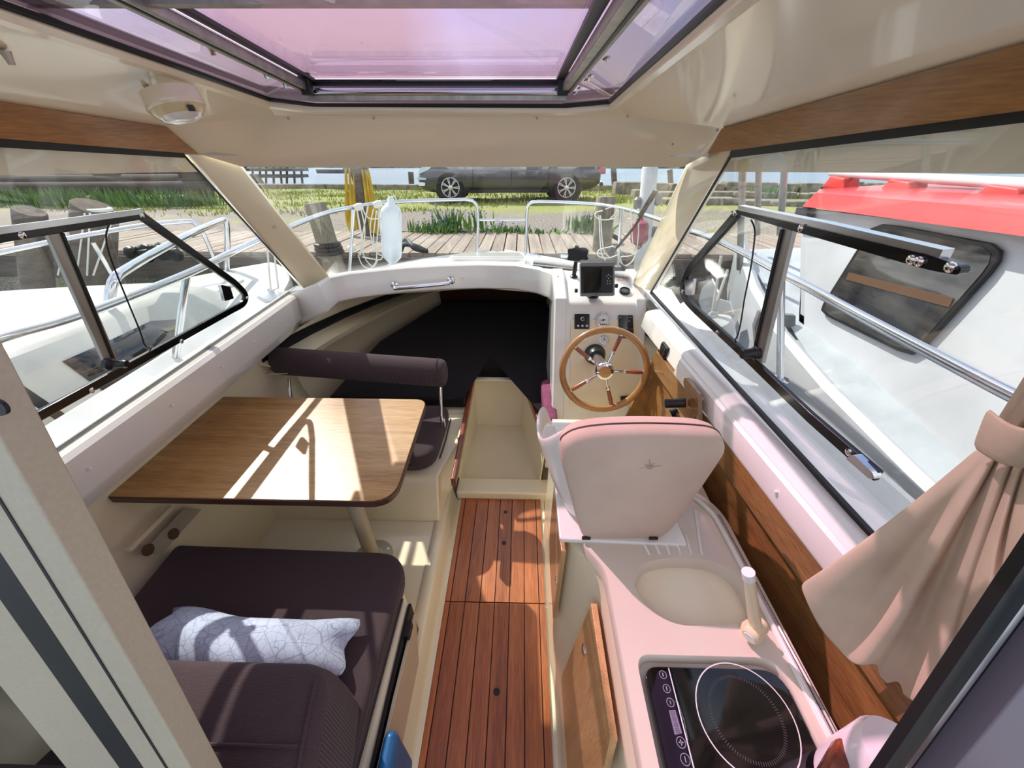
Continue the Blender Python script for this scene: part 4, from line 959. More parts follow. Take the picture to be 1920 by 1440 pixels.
for j in range(15):
    t = j/14; r_ = []
    for i in range(m):
        s = i/(m-1); p = lerp(T_[i], H[i], t)
        f = math.sin(s*math.pi*11)*.010*t*(1-.3*t) + math.sin(s*math.pi*6+1.2)*.012*math.sin(math.pi*t)
        p = p+Vector((-.6,-.6,.25))*f+Vector((0,0,-.015*math.sin(math.pi*t)))
        r_.append(p)
    rows.append(r_)
MB().loft(rows, False, False).build('skirt', M['curtain'] if 'curtain' in M else M['fabric_pink'], cu, solid=.0025, sub=1)
rows = []
for j in range(10):
    t = j/9
    rows.append([lerp(T_[i], U_[i], t)+Vector((-.6,-.6,0))*(.008*math.sin(i/(m-1)*math.pi*11)*math.sin(math.pi*min(1,t*1.2)))+Vector((.0,0,0)) for i in range(m)])
MB().loft(rows, False, False).build('upper_drop', M['curtain'] if 'curtain' in M else M['fabric_pink'], cu, solid=.0025, sub=1)
tb0 = [Py(1832,800,.37), Py(1845,762,.36), Py(1862,745,.35)]
band = []
for k in range(9):
    t = k/8
    a = lerp(Py(1852,760,.375), Py(1960,800,.29), t)+Vector((-.02,-.02,0))*math.sin(math.pi*t)*.8
    b = lerp(Py(1822,838,.375), Py(1960,875,.29), t)+Vector((-.02,-.02,0))*math.sin(math.pi*t)*.8
    band.append([a, lerp(a,b,.5)+Vector((-.006,-.006,0)), b])
MB().loft(band, False, False).build('tieback', M['curtain'] if 'curtain' in M else M['fabric_pink'], cu, solid=.004, sub=1)

# ---- sliding doors and jambs of the aft bulkhead, close to the camera
DP = Plane((0,.259,1.558), (1,.259,1.558), (0,.049,.558)); DP.n = DP.n if DP.n.y < 0 else -DP.n
dirv = Vector((0,.21,1)).normalized()
def dx(*px): return sum(DP.at(u, v).x for u, v in px)/len(px)
def jamb(x0, x1, off, th, z0=.0, z1=1.80):
    a = lambda x, z: Vector((x, .259+.21*(z-1.558), z))+DP.n*off
    return MB().prism([a(x0,z0), a(x1,z0), a(x1,z1), a(x0,z1)], DP.n*th)
dl = thing('door_1', (-.5,.0,0), kind='structure'); drr = thing('door_2', (.6,.0,0), kind='structure')
xa, xg, xb, xc_, xd = dx((0,650),(425,1440)), dx((8,785),(385,1440)), dx((45,960),(343,1440)), dx((0,990),(299,1440)), dx((0,1200),(180,1440))
jamb(xb, xa, 0, .03).build('jamb', M['door_alu'], dl, bevel=.002)
jamb(xg-.0015, xg+.0015, .0302, .0006).build('jamb_groove', M['rubber'], dl)
jamb(xc_, xb, -.008, .036).build('seal', M['rubber'], dl)
jamb(xd, xc_, -.004, .026).build('stile', M['door_alu'], dl, bevel=.006)
jamb(xd-.45, xd, .0, .006, 0, 1.7).build('pane', glass('door_glass', (.16,.16,.17), 1.5, 0, .02), dl)
p = DP.at(3,762,.032); MB().lathe([(.0065,0),(.0065,.003)], p, DP.n, 16).build('bump_stop', M['black_plastic'], dl)
ra_, rb_, rc_, rd_ = dx((1890,1045),(1647,1440)), dx((1905,1065),(1668,1440)), dx((1920,1065),(1680,1440)), dx((1920,1120),(1715,1440))
jamb(ra_, rb_, -.004, .012).build('seal', M['rubber'], drr)
jamb(rb_, rc_, 0, .014).build('track', M['alu_bright'], drr)
jamb(rc_, rd_, -.006, .010).build('seal', M['rubber'], drr)
jamb(rd_, rd_+.09, 0, .03).build('jamb', M['door_alu2'], drr, bevel=.002)

def hang(a, b):
    x, z = lerp(xd-.40, xd+.004, a), lerp(.80, 1.42, b)
    return Vector((x, .259+.21*(z-1.558), z))+DP.n*(-.022+.009*math.sin(a*31+2*b))
dc = MB().grid(hang, 60, 10).build('dark_curtain', mat('dark_print_cloth', (34,34,40), .9, rgb2=(92,70,68), scale=14, ramp=(.45,.62)), solid=.003)
tag(dc, 'dark patterned curtain behind the glass of the left sliding door', 'curtain')
# ---- dome lamp on the ceiling
lp = thing('dome_lamp', Py(330,200,1.15), 'round cream dome lamp with a small black switch under the ceiling', 'lamp')
lc_ = Py(331,200,1.15); la = Vector((.25,-.12,-1)).normalized()
MB().lathe([(.060,-.03),(.063,-.006),(.063,.002),(.060,.006)], lc_, la, 32).build('housing', M['gel_liner'], lp)
MB().lathe([(.060,.006),(.056,.014),(.046,.022)], lc_, la, 32, caps=False).build('collar', mat('aged_plastic', (214,198,152), .3, coat=.3), lp)
MB().lathe([(.046,.021),(.040,.028),(.022,.033),(.004,.034)], lc_, la, 32).build('lens', mat('frosted_lens', (230,228,222), .12, coat=.6), lp)
p = lc_+la*.012+Vector((.050,-.022,.008)); MB().obox(p, (.004,.002,0), (-.003,.009,0), (0,0,.006)).build('switch', M['black_plastic'], lp)

# ---- white plastic canister and wooden bar in the bottom right corner
wc = MB(); base = rounded([Vector((.505,.06,.80)), Vector((.60,.06,.80)), Vector((.60,.20,.80)), Vector((.545,.225,.80)), Vector((.505,.19,.80))], .03, 5)
c0 = sum(base, Vector())/len(base)
wc.loft([shr(base,.96,.79,c0), shr(base,1,.81,c0), shr(base,1,.93,c0), shr(base,.93,.948,c0), shr(base,.6,.952,c0)])
o = wc.build('canister', mat('white_plastic', (236,224,226), .35, coat=.2), ang=50); tag(o, 'white plastic canister at the lower right beside the hob', 'canister')
o = MB().bar([Pz(1545,1470,.885), Pz(1585,1398,.885)], .026, .03).build('wooden_bar', M['mahogany'], bevel=.008); tag(o, 'short varnished mahogany bar in front of the white canister', 'bar')
# ================================================================== outside: our own foredeck and rails
fd = thing('foredeck', (-.25,2.8,.6), kind='structure')
def gun(y):                    # half width of the deck at forward distance y
    return 1.16*(1-max(0, (y-1.0)/2.95)**2.6) if y < 3.94 else .03
rows = []
for y in (-.6, .2, .8, 1.3, 1.7, 1.9):
    xa_, xb_ = xl(y)-.015, xr(y)+.015
    rows.append((y, xa_, xb_))
for s in (0, 1):
    R_ = []
    for y, xa_, xb_ in rows:
        xi = xa_ if s == 0 else xb_; sg = -1 if s == 0 else 1
        R_.append([Vector((xi,y,1.0)), Vector((xi+sg*.03,y,.985)), Vector((xi+sg*.05,y,.91)), Vector((xi+sg*.20,y,.90)), Vector((xi+sg*.24,y,.93)), Vector((xi+sg*.27,y,.92)), Vector((xi+sg*.26,y,.5)), Vector((xi+sg*.12,y,.05))])
    MB().loft(R_, False, False).build('side_deck', M['deck'], fd, solid=.004)
rows = []
CX = -.235
for y, zc, ze in ((2.225,.985,.88),(2.32,.970,.865),(2.6,.92,.82),(3.0,.83,.76),(3.4,.725,.70),(3.7,.655,.655),(3.9,.63,.635)):
    w = max(.05, 1.17*(1-max(0,(y-1.6)/2.36)**2.4)); P_ = []
    tk = .62 if y < 3.3 else .3
    for k in range(-8, 9):
        t = abs(k)/8; sg = 1 if k >= 0 else -1
        z = ze + (zc-ze)*max(0, min(1, (tk+.12-t)/.14))**1.0 - .03*t*t*(zc-ze)*8
        P_.append(Vector((CX+sg*w*t, y-(.30*t**2.2 if y < 2.3 else (.18*t**2.2 if y < 2.5 else 0)), z)))
    a, b = P_[0], P_[-1]
    P_ = [Vector((a.x+.1*w,y,-.1)), Vector((a.x,y,a.z-.25)), Vector((a.x-.01,y,a.z+.02))]+P_+[Vector((b.x+.01,y,b.z+.02)), Vector((b.x,y,b.z-.25)), Vector((b.x-.1*w,y,-.1))]
    rows.append(P_)
MB().loft(rows, False, False).build('deck', M['deck'], fd, ang=25)
MB().prism(rounded([Vector((CX-.26,2.62,.925)), Vector((CX+.26,2.62,.925)), Vector((CX+.22,3.08,.825)), Vector((CX-.22,3.08,.825))], .06), (0,.005,.025)).build('hatch_cover', M['gel_white'], fd, bevel=.006)
for u, v in ((1000,479),(1060,480),(870,480)):
    MB().bar([Py(u-9, v, 3.2), Py(u+9, v+1, 3.2)], .03, .02).build('cleat', M['steel'], fd, bevel=.004)
rl = thing('bow_rail', (-.2,3.2,.7), 'stainless steel bow rail around the foredeck seen through the windscreen', 'rail')
port = [Px(-260,735,-1.27), Px(0,636,-1.27), Px(150,592,-1.27), Px(350,514,-1.26), Py(480,452,1.85), Py(600,403,2.6), Py(660,389,2.98), Py(720,380,3.3), Py(800,376,3.58), Py(872,374,3.75)]
bend_l = [Py(885,376,3.77), Py(893,384,3.78), Py(896,400,3.78), Py(896,440,3.76), Py(893,479,3.72)]
MB().tube(spline(port, 5)+spline(bend_l, 3), .0145, 10).build('port_tube', M['steel'], rl)
star = [Px(2140,860,.98), Px(1870,727,.98), Px(1600,585,.97), Px(1500,530,.97), Py(1360,457,1.92), Py(1280,428,2.45), Py(1210,403,2.95), Py(1140,386,3.4), Py(1070,380,3.65), Py(1010,378,3.75)]
bend_r = [Py(998,379,3.77), Py(991,385,3.78), Py(988,400,3.78), Py(987,440,3.76), Py(985,480,3.72)]
MB().tube(spline(star, 5)+spline(bend_r, 3), .0145, 10).build('starboard_tube', M['steel'], rl)
MB().tube([Py(896,412,3.78), Py(988,412,3.78)], .010, 8).build('cross_tube', M['steel'], rl)
for a, b in ((Px(350,515,-1.26), Py(325,700,1.30)), (Px(1465,514,.97), Py(1463,712,1.30)), (Py(663,392,2.98), Py(655,520,2.92)), (Py(1165,390,3.25), Py(1158,500,3.2))):
    MB().tube([a, b], .0125, 10).build('stanchion', M['steel'], rl)
    MB().lathe([(.03,0),(.03,.006),(.014,.012)], b, n=12).build('foot', M['steel'], rl)
for q in bend_l[-1:]+bend_r[-1:]: MB().lathe([(.03,-.01),(.03,.006),(.016,.02)], q, n=12).build('foot', M['steel'], rl)

M['fender'] = mat('white_vinyl', (232,236,238), .35, coat=.2, rgb2=(214,220,224), scale=4)
M['rope'] = mat('white_rope', (226,224,214), .8)
def fender(name, px_top, px_bot, y, r, label, mt):
    a, b = Py(*px_top, y), Py(*px_bot, y-.03); o = thing(name, b, label, 'fender', 'fenders on the rails')
    ax = (b-a); L = ax.length
    MB().lathe([(.018,0),(.022,L*.05),(r*.55,L*.09),(r*.92,L*.16),(r,L*.25),(r,L*.75),(r*.92,L*.84),(r*.55,L*.91),(.022,L*.95),(.018,L)], a, ax, 20).build('body', mt, o)
    for t in (.03, .97): MB().tube(arc(a+ax*t, .022, 0, 2*math.pi, 10, (1,0,0), (0,0,1))[:-1], .006, 6, True).build('eye', mt, o)
    return o, a, b
fo_, fa_, fb_ = fender('fender', (733,372), (735,500), 3.05, .078, 'white cylindrical fender hanging from the bow rail left of the car', M['fender'])
MB().tube(spline([fa_, fa_+Vector((.03,0,.01)), fa_+Vector((.06,-.02,-.07)), fa_+Vector((.045,-.05,-.14))], 5), .004, 5).build('lanyard', M['rope'], fo_)
for k in range(4): MB().tube([fb_+Vector((-.03+.02*k,0,.02)), fb_+Vector((-.045+.028*k,-.02,-.14))], .0045, 5).build('lanyard', M['rope'], fo_)
def rope_coil(name, seeds, label, y, group='coiled ropes', r=.0045):
    o = thing(name, Py(*seeds[0][0], y), label, 'rope', group)
    for s_ in seeds: MB().tube(spline([Py(u, v, y+.02*math.sin(u*.3+v)) for u, v in s_], 5), r, 5).build('strand', M['rope'], o)
    return o
ro = rope_coil('rope_coil', [[(668,388),(676,430),(678,462),(672,480)],[(676,388),(684,430),(680,470)],[(690,386),(680,440),(676,478)],[(672,480),(680,498),(695,503),(705,490),(706,470),(700,450),(706,395)],
    [(678,470),(688,490),(700,500),(708,488)],[(680,392),(690,408),(708,410),(722,404)],[(700,392),(694,430),(702,470)],[(712,390),(708,440),(706,470),(716,480)],[(680,482),(700,486),(715,486),(718,474)]], 'white rope coils tied to the bow rail beside the white fender', 3.0)
for u, v in ((672,388),(708,383),(660,465)): MB().lathe([(.02,-.03),(.026,0),(.02,.03)], Py(u, v, 2.98), (1,.3,.2), 10).build('knot', M['rope'], ro)
rope_coil('rope_coil', [[(1130,395),(1118,398),(1116,405),(1128,412),(1150,410),(1160,398),(1150,388),(1135,392)],[(1123,404),(1127,470),(1135,488)],[(1126,404),(1131,465),(1142,482)],[(1160,392),(1150,404),(1144,410)],[(1168,390),(1175,410),(1195,405),(1198,392)],
    [(1183,390),(1186,450),(1192,480)],[(1196,392),(1197,440),(1190,480),(1176,498),(1162,490),(1158,470)],[(1150,462),(1124,468),(1122,480),(1140,484),(1158,478)],[(1200,470),(1180,480),(1164,482),(1170,498),(1186,490),(1194,470)]], 'white rope coils hanging from the rail right of the car', 3.1)
o = thing('wiper', Py(1150,466,2.2), 'black windscreen wiper arm leaning up beside the right pillar', 'wiper')
MB().bar([Py(1152,470,2.0), Py(1190,425,1.92), Py(1226,365,1.82)], .012, .010, (0,-1,.6)).build('arm', M['black_plastic'], o)
MB().bar([Py(1200,405,1.89), Py(1228,360,1.80)], .020, .014, (0,-1,.6)).build('blade', M['rubber'], o)
MB().lathe([(.022,0),(.018,.02),(.01,.03)], Py(1146,474,2.05), (0,-.5,1), 14).build('pivot', M['black_plastic'], o)

# ================================================================== the quay: a level frame seen from a boat lying bow-up
TAU = math.radians(4.6)
RT = Matrix.Rotation(-TAU, 3, 'X')
RT4 = Matrix.Translation(EYE) @ RT.to_4x4()
def E(x, y, h): return EYE + RT @ Vector((x, y, h))
def Lray(u, v): return RT.transposed() @ ray(u, v)
def Lh(u, v, h): d = Lray(u, v); return d*(h/d.z)
def Ld(u, v, y): d = Lray(u, v); return d*(y/d.y)
class ME(MB):                 # built in the level frame
    def build(s, *a, **k):
        s.v = [EYE + RT @ p for p in s.v]; return MB.build(s, *a, **k)
def put(o, p, rz=0, sc=(1,1,1), tilt=(0,0)):
    o.matrix_world = RT4 @ Matrix.Translation(Vector(p)) @ Matrix.Rotation(rz, 4, 'Z') @ Matrix.Rotation(tilt[0], 4, 'X') @ Matrix.Rotation(tilt[1], 4, 'Y') @ Matrix.Diagonal(Vector(sc).to_4d())
def local(mb, name, mt, parent=None, **k):
    """build a mesh around its own origin"""
    o = MB.build(mb, name, mt, None, **k)
    c = o.location.copy(); o.data.transform(Matrix.Translation(c)); o.location = (0,0,0)
    if parent: o.parent = parent
    return o
HG, HW = -.77, -2.0
# water
t = NT('lake_water'); t.b.inputs['Base Color'].default_value = lin((104,126,146)); t.b.inputs['Roughness'].default_value = .3; t.b.inputs['Specular IOR Level'].default_value = .15
tc = t.new('ShaderNodeTexCoord'); mp = t.new('ShaderNodeMapping', Scale=(1,.45,1)); no = t.new('ShaderNodeTexNoise', Scale=1.6, Detail=5.0); t.link(tc.outputs['Object'], mp.inputs['Vector']); t.link(mp.outputs['Vector'], no.inputs['Vector'])
bp = t.new('ShaderNodeBump', Strength=.9, Distance=.25); t.link(no.outputs['Fac'], bp.inputs['Height']); t.link(bp.outputs['Normal'], t.b.inputs['Normal'])
wt = ME().add([(-200,-40,HW),(200,-40,HW),(200,300,HW),(-200,300,HW)], [(0,1,2,3)]).build('lake', t.m); tag(wt, kind='structure')
# far shore
t = ME()
for k in range(40):
    x0 = -200+10*k; hh = 3.2+1.6*math.sin(k*1.7)+random.random()
    t.prism([(x0,285,HW),(x0+10,285,HW),(x0+10,285,HW+2.6+hh*.3),(x0+5,285,HW+2.4+hh*.35),(x0,285,HW+2.6+hh*.3)], (0,12,0))
tag(t.build('far_shore', mat('far_trees', (86,104,84), .95, rgb2=(64,84,66), scale=.3)), kind='structure')
# ground: gravel, worn grass
t = NT('quay_ground'); tc = t.new('ShaderNodeTexCoord')
n1 = t.new('ShaderNodeTexNoise', Scale=.9, Detail=6.0); n2 = t.new('ShaderNodeTexNoise', Scale=38.0, Detail=4.0); n3 = t.new('ShaderNodeTexVoronoi', Scale=26.0)
for n_ in (n1, n2, n3): t.link(tc.outputs['Object'], n_.inputs['Vector'])
sx_ = t.new('ShaderNodeSeparateXYZ'); t.link(tc.outputs['Object'], sx_.inputs['Vector'])
mr = t.new('ShaderNodeMapRange'); mr.inputs['From Min'].default_value, mr.inputs['From Max'].default_value = -2.6, -.4
t.link(sx_.outputs['Y'], mr.inputs['Value'])
ad = t.new('ShaderNodeMath', operation='ADD'); t.link(mr.outputs['Result'], ad.inputs[0]); t.link(n1.outputs['Fac'], ad.inputs[1])
r1 = t.new('ShaderNodeValToRGB'); e = r1.color_ramp.elements; e[0].position, e[1].position = .52, .80; e[0].color, e[1].color = (0,0,0,1), (1,1,1,1); t.link(ad.outputs[0], r1.inputs['Fac'])
g1 = t.new('ShaderNodeValToRGB'); e = g1.color_ramp.elements; e[0].position, e[1].position = .3, .7; e[0].color, e[1].color = lin((112,103,94)), lin((160,149,138)); t.link(n2.outputs['Fac'], g1.inputs['Fac'])
g2 = t.new('ShaderNodeValToRGB'); e = g2.color_ramp.elements; e[0].position, e[1].position = .3, .7; e[0].color, e[1].color = lin((120,126,66)), lin((172,172,104)); t.link(n2.outputs['Fac'], g2.inputs['Fac'])
mx = t.new('ShaderNodeMix', data_type='RGBA'); t.link(r1.outputs['Color'], mx.inputs['Factor']); t.link(g1.outputs['Color'], mx.inputs['A']); t.link(g2.outputs['Color'], mx.inputs['B'])
t.link(mx.outputs['Result'], t.b.inputs['Base Color']); t.b.inputs['Roughness'].default_value = .95
bp = t.new('ShaderNodeBump', Strength=.6, Distance=.03); t.link(n3.outputs['Distance'], bp.inputs['Height']); t.link(bp.outputs['Normal'], t.b.inputs['Normal'])
def gz(x, y): return HG-.012+.02*math.sin(x*.9+y*.6)+.012*math.sin(x*2.3-y*1.7)
gr = ME()
gr.grid(lambda a, b: Vector((lerp(-14,12,a), lerp(5.34,15.6,b), gz(lerp(-14,12,a), lerp(5.34,15.6,b)))), 60, 40)
gr.add([(-14,5.34,HG-.03),(12,5.34,HG-.03),(12,5.34,HW-.5),(-14,5.34,HW-.5),(-14,15.6,HG),(12,15.6,HG),(12,15.6,HW-.5),(-14,15.6,HW-.5)], [(0,1,2,3),(4,5,6,7),(0,4,7,3),(1,5,6,2)])
tag(gr.build('ground', t.m, ang=80), kind='structure')
# dock with its boards
dk = thing('dock', E(0,4.6,HG), kind='structure')
M['dock_wood'] = wood('grey_dock_wood', (134,120,108), (182,166,150), 'Y', 3, .85, 0, 60, .3)
bmesh_board = MB().box((-.062,-.685,-.04), (.062,.685,0))
b0 = local(bmesh_board, 'board', M['dock_wood'], smooth=False)
for k in range(-44, 36):
    o = b0 if k == -44 else b0.copy()
    if k != -44: COL.objects.link(o)
    put(o, (k*.1345+.02, 4.665+random.uniform(-.012,.012), HG+random.uniform(-.004,.004)), random.uniform(-.006,.006), (random.uniform(.97,1.0),1,1))
    mw = o.matrix_world.copy(); o.parent = dk; o.matrix_parent_inverse = Matrix.Translation(-WLOC[dk.name]); o.matrix_basis = mw
M['old_timber'] = wood('old_timber', (70,62,54), (116,104,90), 'X', 3, .9, 0, 40, .4)
for y in (4.0, 5.3): ME().box((-6,y-.07,HG-.26), (5.5,y+.05,HG-.042)).build('beam', M['old_timber'], dk)
for k in range(-3, 4): ME().tube([(k*1.7+.4,4.05,HW-.6), (k*1.7+.4,4.05,HG-.05)], .09, 10).build('pile', M['old_timber'], dk)
# mooring posts
M['post_wood'] = wood('weathered_post', (112,102,84), (158,148,128), 'Z', 3, .9, 0, 30, .5)
def post(px_b, px_t, h, r, label, mt, group=None, cat='post', name='mooring_post'):
    b = Lh(*px_b, h); tt = Ld(*px_t, b.y)
    o = thing(name, E(*b), label, cat, group)
    L = (tt-b).length; d = (tt-b).normalized()
    ME().tube([b-d*.15, b, b+d*L*.5, b+d*(L-.012), b+d*L], [r*1.04,r*1.03,r,r*.97,r*.9], 14).build('trunk', mt, o)
    return o, b, tt, d
o, b, tt, d = post((620,478), (590,380), HG, .095, 'stout grey mooring post on the dock edge left of the fender', M['post_wood'], 'mooring posts')
for k in range(3): ME().tube(arc(b+d*(.03+.035*k), .115-.006*k, 0, 2*math.pi, 16)[:-1], .022, 6, True).build('rope_turn', M['rubber'], o)
o, b, tt, d = post((1128,470), (1136,368), HG, .095, 'stout pale mooring post behind the rope coils right of the car', M['post_wood'], 'mooring posts')
o, b, tt, d = post((175,520), (178,388), HG, .13, 'dark thick mooring post wound with rope, seen through the left window', M['old_timber'], 'mooring posts')
ME().tube(arc(tt+Vector((0,0,-.02)), .08, 0, 2*math.pi, 12)[:-1], .014, 6, True).build('rope_turn', M['rope'], o)
for k in range(5): ME().tube([tt+Vector((.13*math.cos(k*1.3),-.13*abs(math.sin(k*1.3)),-.03)), lerp(tt, b, .9)+Vector((.14*math.cos(k*1.3+.2),-.14,0))], .006, 5).build('rope_fall', M['rope'], o)
o, b, tt, d = post((70,520), (55,395), HG, .09, 'shorter dark mooring post at the far left of the dock', M['old_timber'], 'mooring posts')
o, b, tt, d = post((1204,482), (1219,312), HG, .07, 'square white-painted post on the dock right of the car', mat('white_paint', (214,214,212), .6, rgb2=(190,190,190), scale=4), None)
for k, hh in ((-1,.62),(1,.66),(-1,.34),(1,.3)):
    c = lerp(b, tt, hh)+Vector((k*.09,-.02,0)); ME().lathe([(.01,-.05),(.032,-.04),(.036,.03),(.02,.05)], c, n=10).build('float', M['plotter_grey'], o)
for u, v0, v1, dd in ((772,352,322,17),(1152,345,312,17),(1258,350,318,18)):
    b = Ld(u, v0, dd); tt = Ld(u-2, v1, dd)
    o = ME().tube([b-Vector((0,0,.6)), b, tt], .11, 8).build('lake_post', M['old_timber']); tag(o, {772:'dark wooden stake in the water left of the car',1152:'dark wooden stake in the water just right of the car',1258:'dark wooden stake in the water near the right pillar'}[u], 'stake', 'stakes in the water')
# pole with yellow nets
pb = Lh(693,441,HG); pt = Ld(655,240,pb.y)
np_ = thing('net_pole', E(*pb), 'dark leaning pole hung with yellow fishing nets behind the rail', 'pole')
ME().tube([pb, pt], [.085,.075], 12).build('pole', M['old_timber'], np_)
ME().bar([Ld(645,318,pb.y), Ld(690,318,pb.y)], .05, .05).build('cross_arm', M['old_timber'], np_)
M['net'] = mat('yellow_net', (214,178,52), .85, rgb2=(172,138,34), scale=60, stretch=(1,1,.1))
for px in (((648,316),(650,360),(652,410),(662,434)), ((655,316),(658,370),(660,425)), ((664,316),(664,380),(668,430)), ((679,318),(686,360),(692,400),(700,436)), ((685,318),(694,370),(704,430)), ((690,318),(700,375),(708,438))):
    w = 4.5; P_ = [Ld(u, v, pb.y-.06) for u, v in px]
    ME().tube(spline(P_, 5), [.012+.030*k/15 for k in range(16)], 8).build('net', M['net'], np_)
# black mooring gear on the dock
for u, v, lab in ((770,468,'black rubber mooring snubber on the dock beside the fender'),(1140,448,'black mooring line loop on the dock right of the chart plotter')):
    c = Lh(u, v, HG+.05); o = thing('mooring_line', E(*c), lab, 'mooring line')
    for k in range(4): ME().tube(spline([c+Vector((-.14+.02*k,-.05,.0)), c+Vector((-.05,.02*k,.05+.01*k)), c+Vector((.06,-.03*k,.03)), c+Vector((.15,.03,-.02))], 5), .022, 7).build('strand', M['rubber'], o)
for k, (u, v) in enumerate(((262,478),(292,474),(318,476))):
    c = Lh(u, v, HG+.07); o = thing('rubber_chain', E(*c), ('black rubber bumper lump on the dock beside the dark post','middle black rubber bumper lump on the dock behind the left boat','right black rubber bumper lump on the dock behind the left boat')[k], 'bumper', 'rubber bumpers')
    for j in range(5): ME().lathe([(.02,-.05),(.05,-.02),(.05,.03),(.02,.06)], c+Vector((.045*math.cos(j*1.4),.03*math.sin(j*2.1),.03*math.sin(j))), (math.cos(j),.3,math.sin(j*1.7)), 9).build('lump', M['rubber'], o)

# kerb, stone steps on the right, timber baulks on the left
M['stone'] = mat('kerb_stone', (150,142,128), .95, rgb2=(108,102,92), scale=5, bump=.4, bscale=30)
kb = thing('quay_kerb', E(0,15.5,HG), kind='structure')
x = -14
while x < 12:
    L = random.uniform(1.2,2.0); ME().box((x,15.25,HG-.2), (x+L-.03,15.75,HG+.16+random.uniform(-.02,.02))).build('block', M['stone'], kb, bevel=.02, seg=1); x += L
for j, (y, h0, h1, x0, x1) in enumerate(((13.4,HG,HG+.30,2.9,11),(11.4,HG,HG+.16,3.0,9),(9.6,HG,HG+.10,3.0,8.5))):
    x = x0
    while x < x1:
        L = random.uniform(.5,1.1); ME().box((x,y,h0-.1), (x+L-.04,y+.5,h1+random.uniform(-.04,.04))).build('block', M['stone'], kb, bevel=.03, seg=1); x += L
M['dark_timber'] = wood('tarred_timber', (44,38,33), (82,72,62), 'X', 3, .9, 0, 40, .4)
lf = thing('timber_barrier', E(-7,8,HG), 'dark stacked timber baulks along the quay seen through the left window', 'barrier')
for j, (v, dd, r) in enumerate(((326,9.5,.17),(345,9.2,.16),(356,9.0,.13))):
    ME().tube([Ld(-260,v,dd), Ld(150,v-2,dd), Ld(395,v-4,dd+.2)], r, 10).build('log', M['dark_timber'], lf)
for u in (-120,20,215,370): ME().box(Ld(u,375,9.3)-Vector((.14,.1,.2)), Ld(u,322,9.3)+Vector((.14,.1,0))).build('upright', M['dark_timber'], lf)
# grass and plants
def blades(name, spots, label, n, hmin, hmax, mt, spread, kind='stuff', cat='grass'):
    mb = MB()
    for (x, y) in spots:
        for k in range(n):
            px_, py_ = x+random.gauss(0,spread), y+random.gauss(0,spread*.6); h = random.uniform(hmin,hmax); a = random.random()*6.28; w = .012+h*.05
            z = gz(px_, py_); dx_, dy_ = math.cos(a)*w, math.sin(a)*w; lx, ly = random.gauss(0,h*.3), random.gauss(0,h*.3)
            mb.add([(px_-dx_,py_-dy_,z-.02),(px_+dx_,py_+dy_,z-.02),(px_+lx,py_+ly,z+h)], [(0,1,2)])
    mb.v = [EYE+RT@p for p in mb.v]
    o = MB.build(mb, name, mt, fix=False, smooth=False); tag(o, label, cat, kind=kind); return o
M['grass'] = mat('grass', (104,120,40), .8, rgb2=(176,180,86), scale=6)
M['leaf'] = mat('leaf_green', (64,104,40), .7, rgb2=(110,146,64), scale=9)
M['blue_flower'] = mat('blue_flower', (124,128,186), .7)
spots = [(random.uniform(-9,9.5), random.uniform(11.3,15.0)) for _ in range(260)]+[(random.uniform(-9,-1.6), random.uniform(7.2,12)) for _ in range(90)]+[(random.uniform(-1.6,4), random.uniform(9.2,11.2)) for _ in range(60)]
blades('grass', spots, 'sunlit tufts of grass on the quay around the parked car', 30, .03, .10, M['grass'], .30)
def clump(u, v, w, hgt, label, nfl, n=150):
    c = Lh(u, v, HG); o = thing('flower_clump', E(*c), label, 'plant', 'plants along the dock edge')
    mb = MB(); fl_ = MB()
    for k in range(n):
        bx_, by_ = c.x+random.gauss(0,w), c.y+random.gauss(0,.06); h = hgt*random.uniform(.3,.8); lx, ly = random.gauss(0,.06), random.gauss(0,.06); ww = random.uniform(.010,.018)
        a = random.random()*3.14; dx_, dy_ = math.cos(a)*ww, math.sin(a)*ww; z = HG-.02
        mb.add([(bx_,by_,z),(bx_+lx*.5-dx_,by_+ly*.5-dy_,z+h*.55),(bx_+lx,by_+ly,z+h),(bx_+lx*.5+dx_,by_+ly*.5+dy_,z+h*.55)], [(0,1,2,3)])
        if k < nfl:
            q = Vector((bx_+lx,by_+ly,z+h+.02)); fl_.lathe([(.003,-.010),(.011,0),(.007,.010)], q, (lx,-.3,1), 6)
    mb.v = [EYE+RT@p for p in mb.v]; MB.build(mb, 'leaves', M['leaf'], o, fix=False, smooth=False)
    if nfl: fl_.v = [EYE+RT@p for p in fl_.v]; MB.build(fl_, 'flowers', M['blue_flower'], o)
clump(820,436,.16,.24,'low green plant with blue flowers at the dock edge right of the fender',26)
clump(862,434,.18,.40,'tall green plant with blue flowers at the dock edge below the car',34,120)
clump(955,436,.22,.16,'low leafy plant with a few blue flowers between the rail gates',14)
clump(1020,437,.20,.11,'flat leafy plant at the dock edge right of the rail gate',0,60)
clump(1102,436,.14,.36,'green leafy plant beside the pale mooring post',12)
clump(1440,372,.35,.45,'bushy green plant on the stones behind the right boat poles',0,140)
clump(90,390,.85,.55,'shaded green bank of weeds behind the dark mooring posts',0,700)
clump(300,388,.75,.50,'green weeds under the timber barrier seen through the left window',0,700)
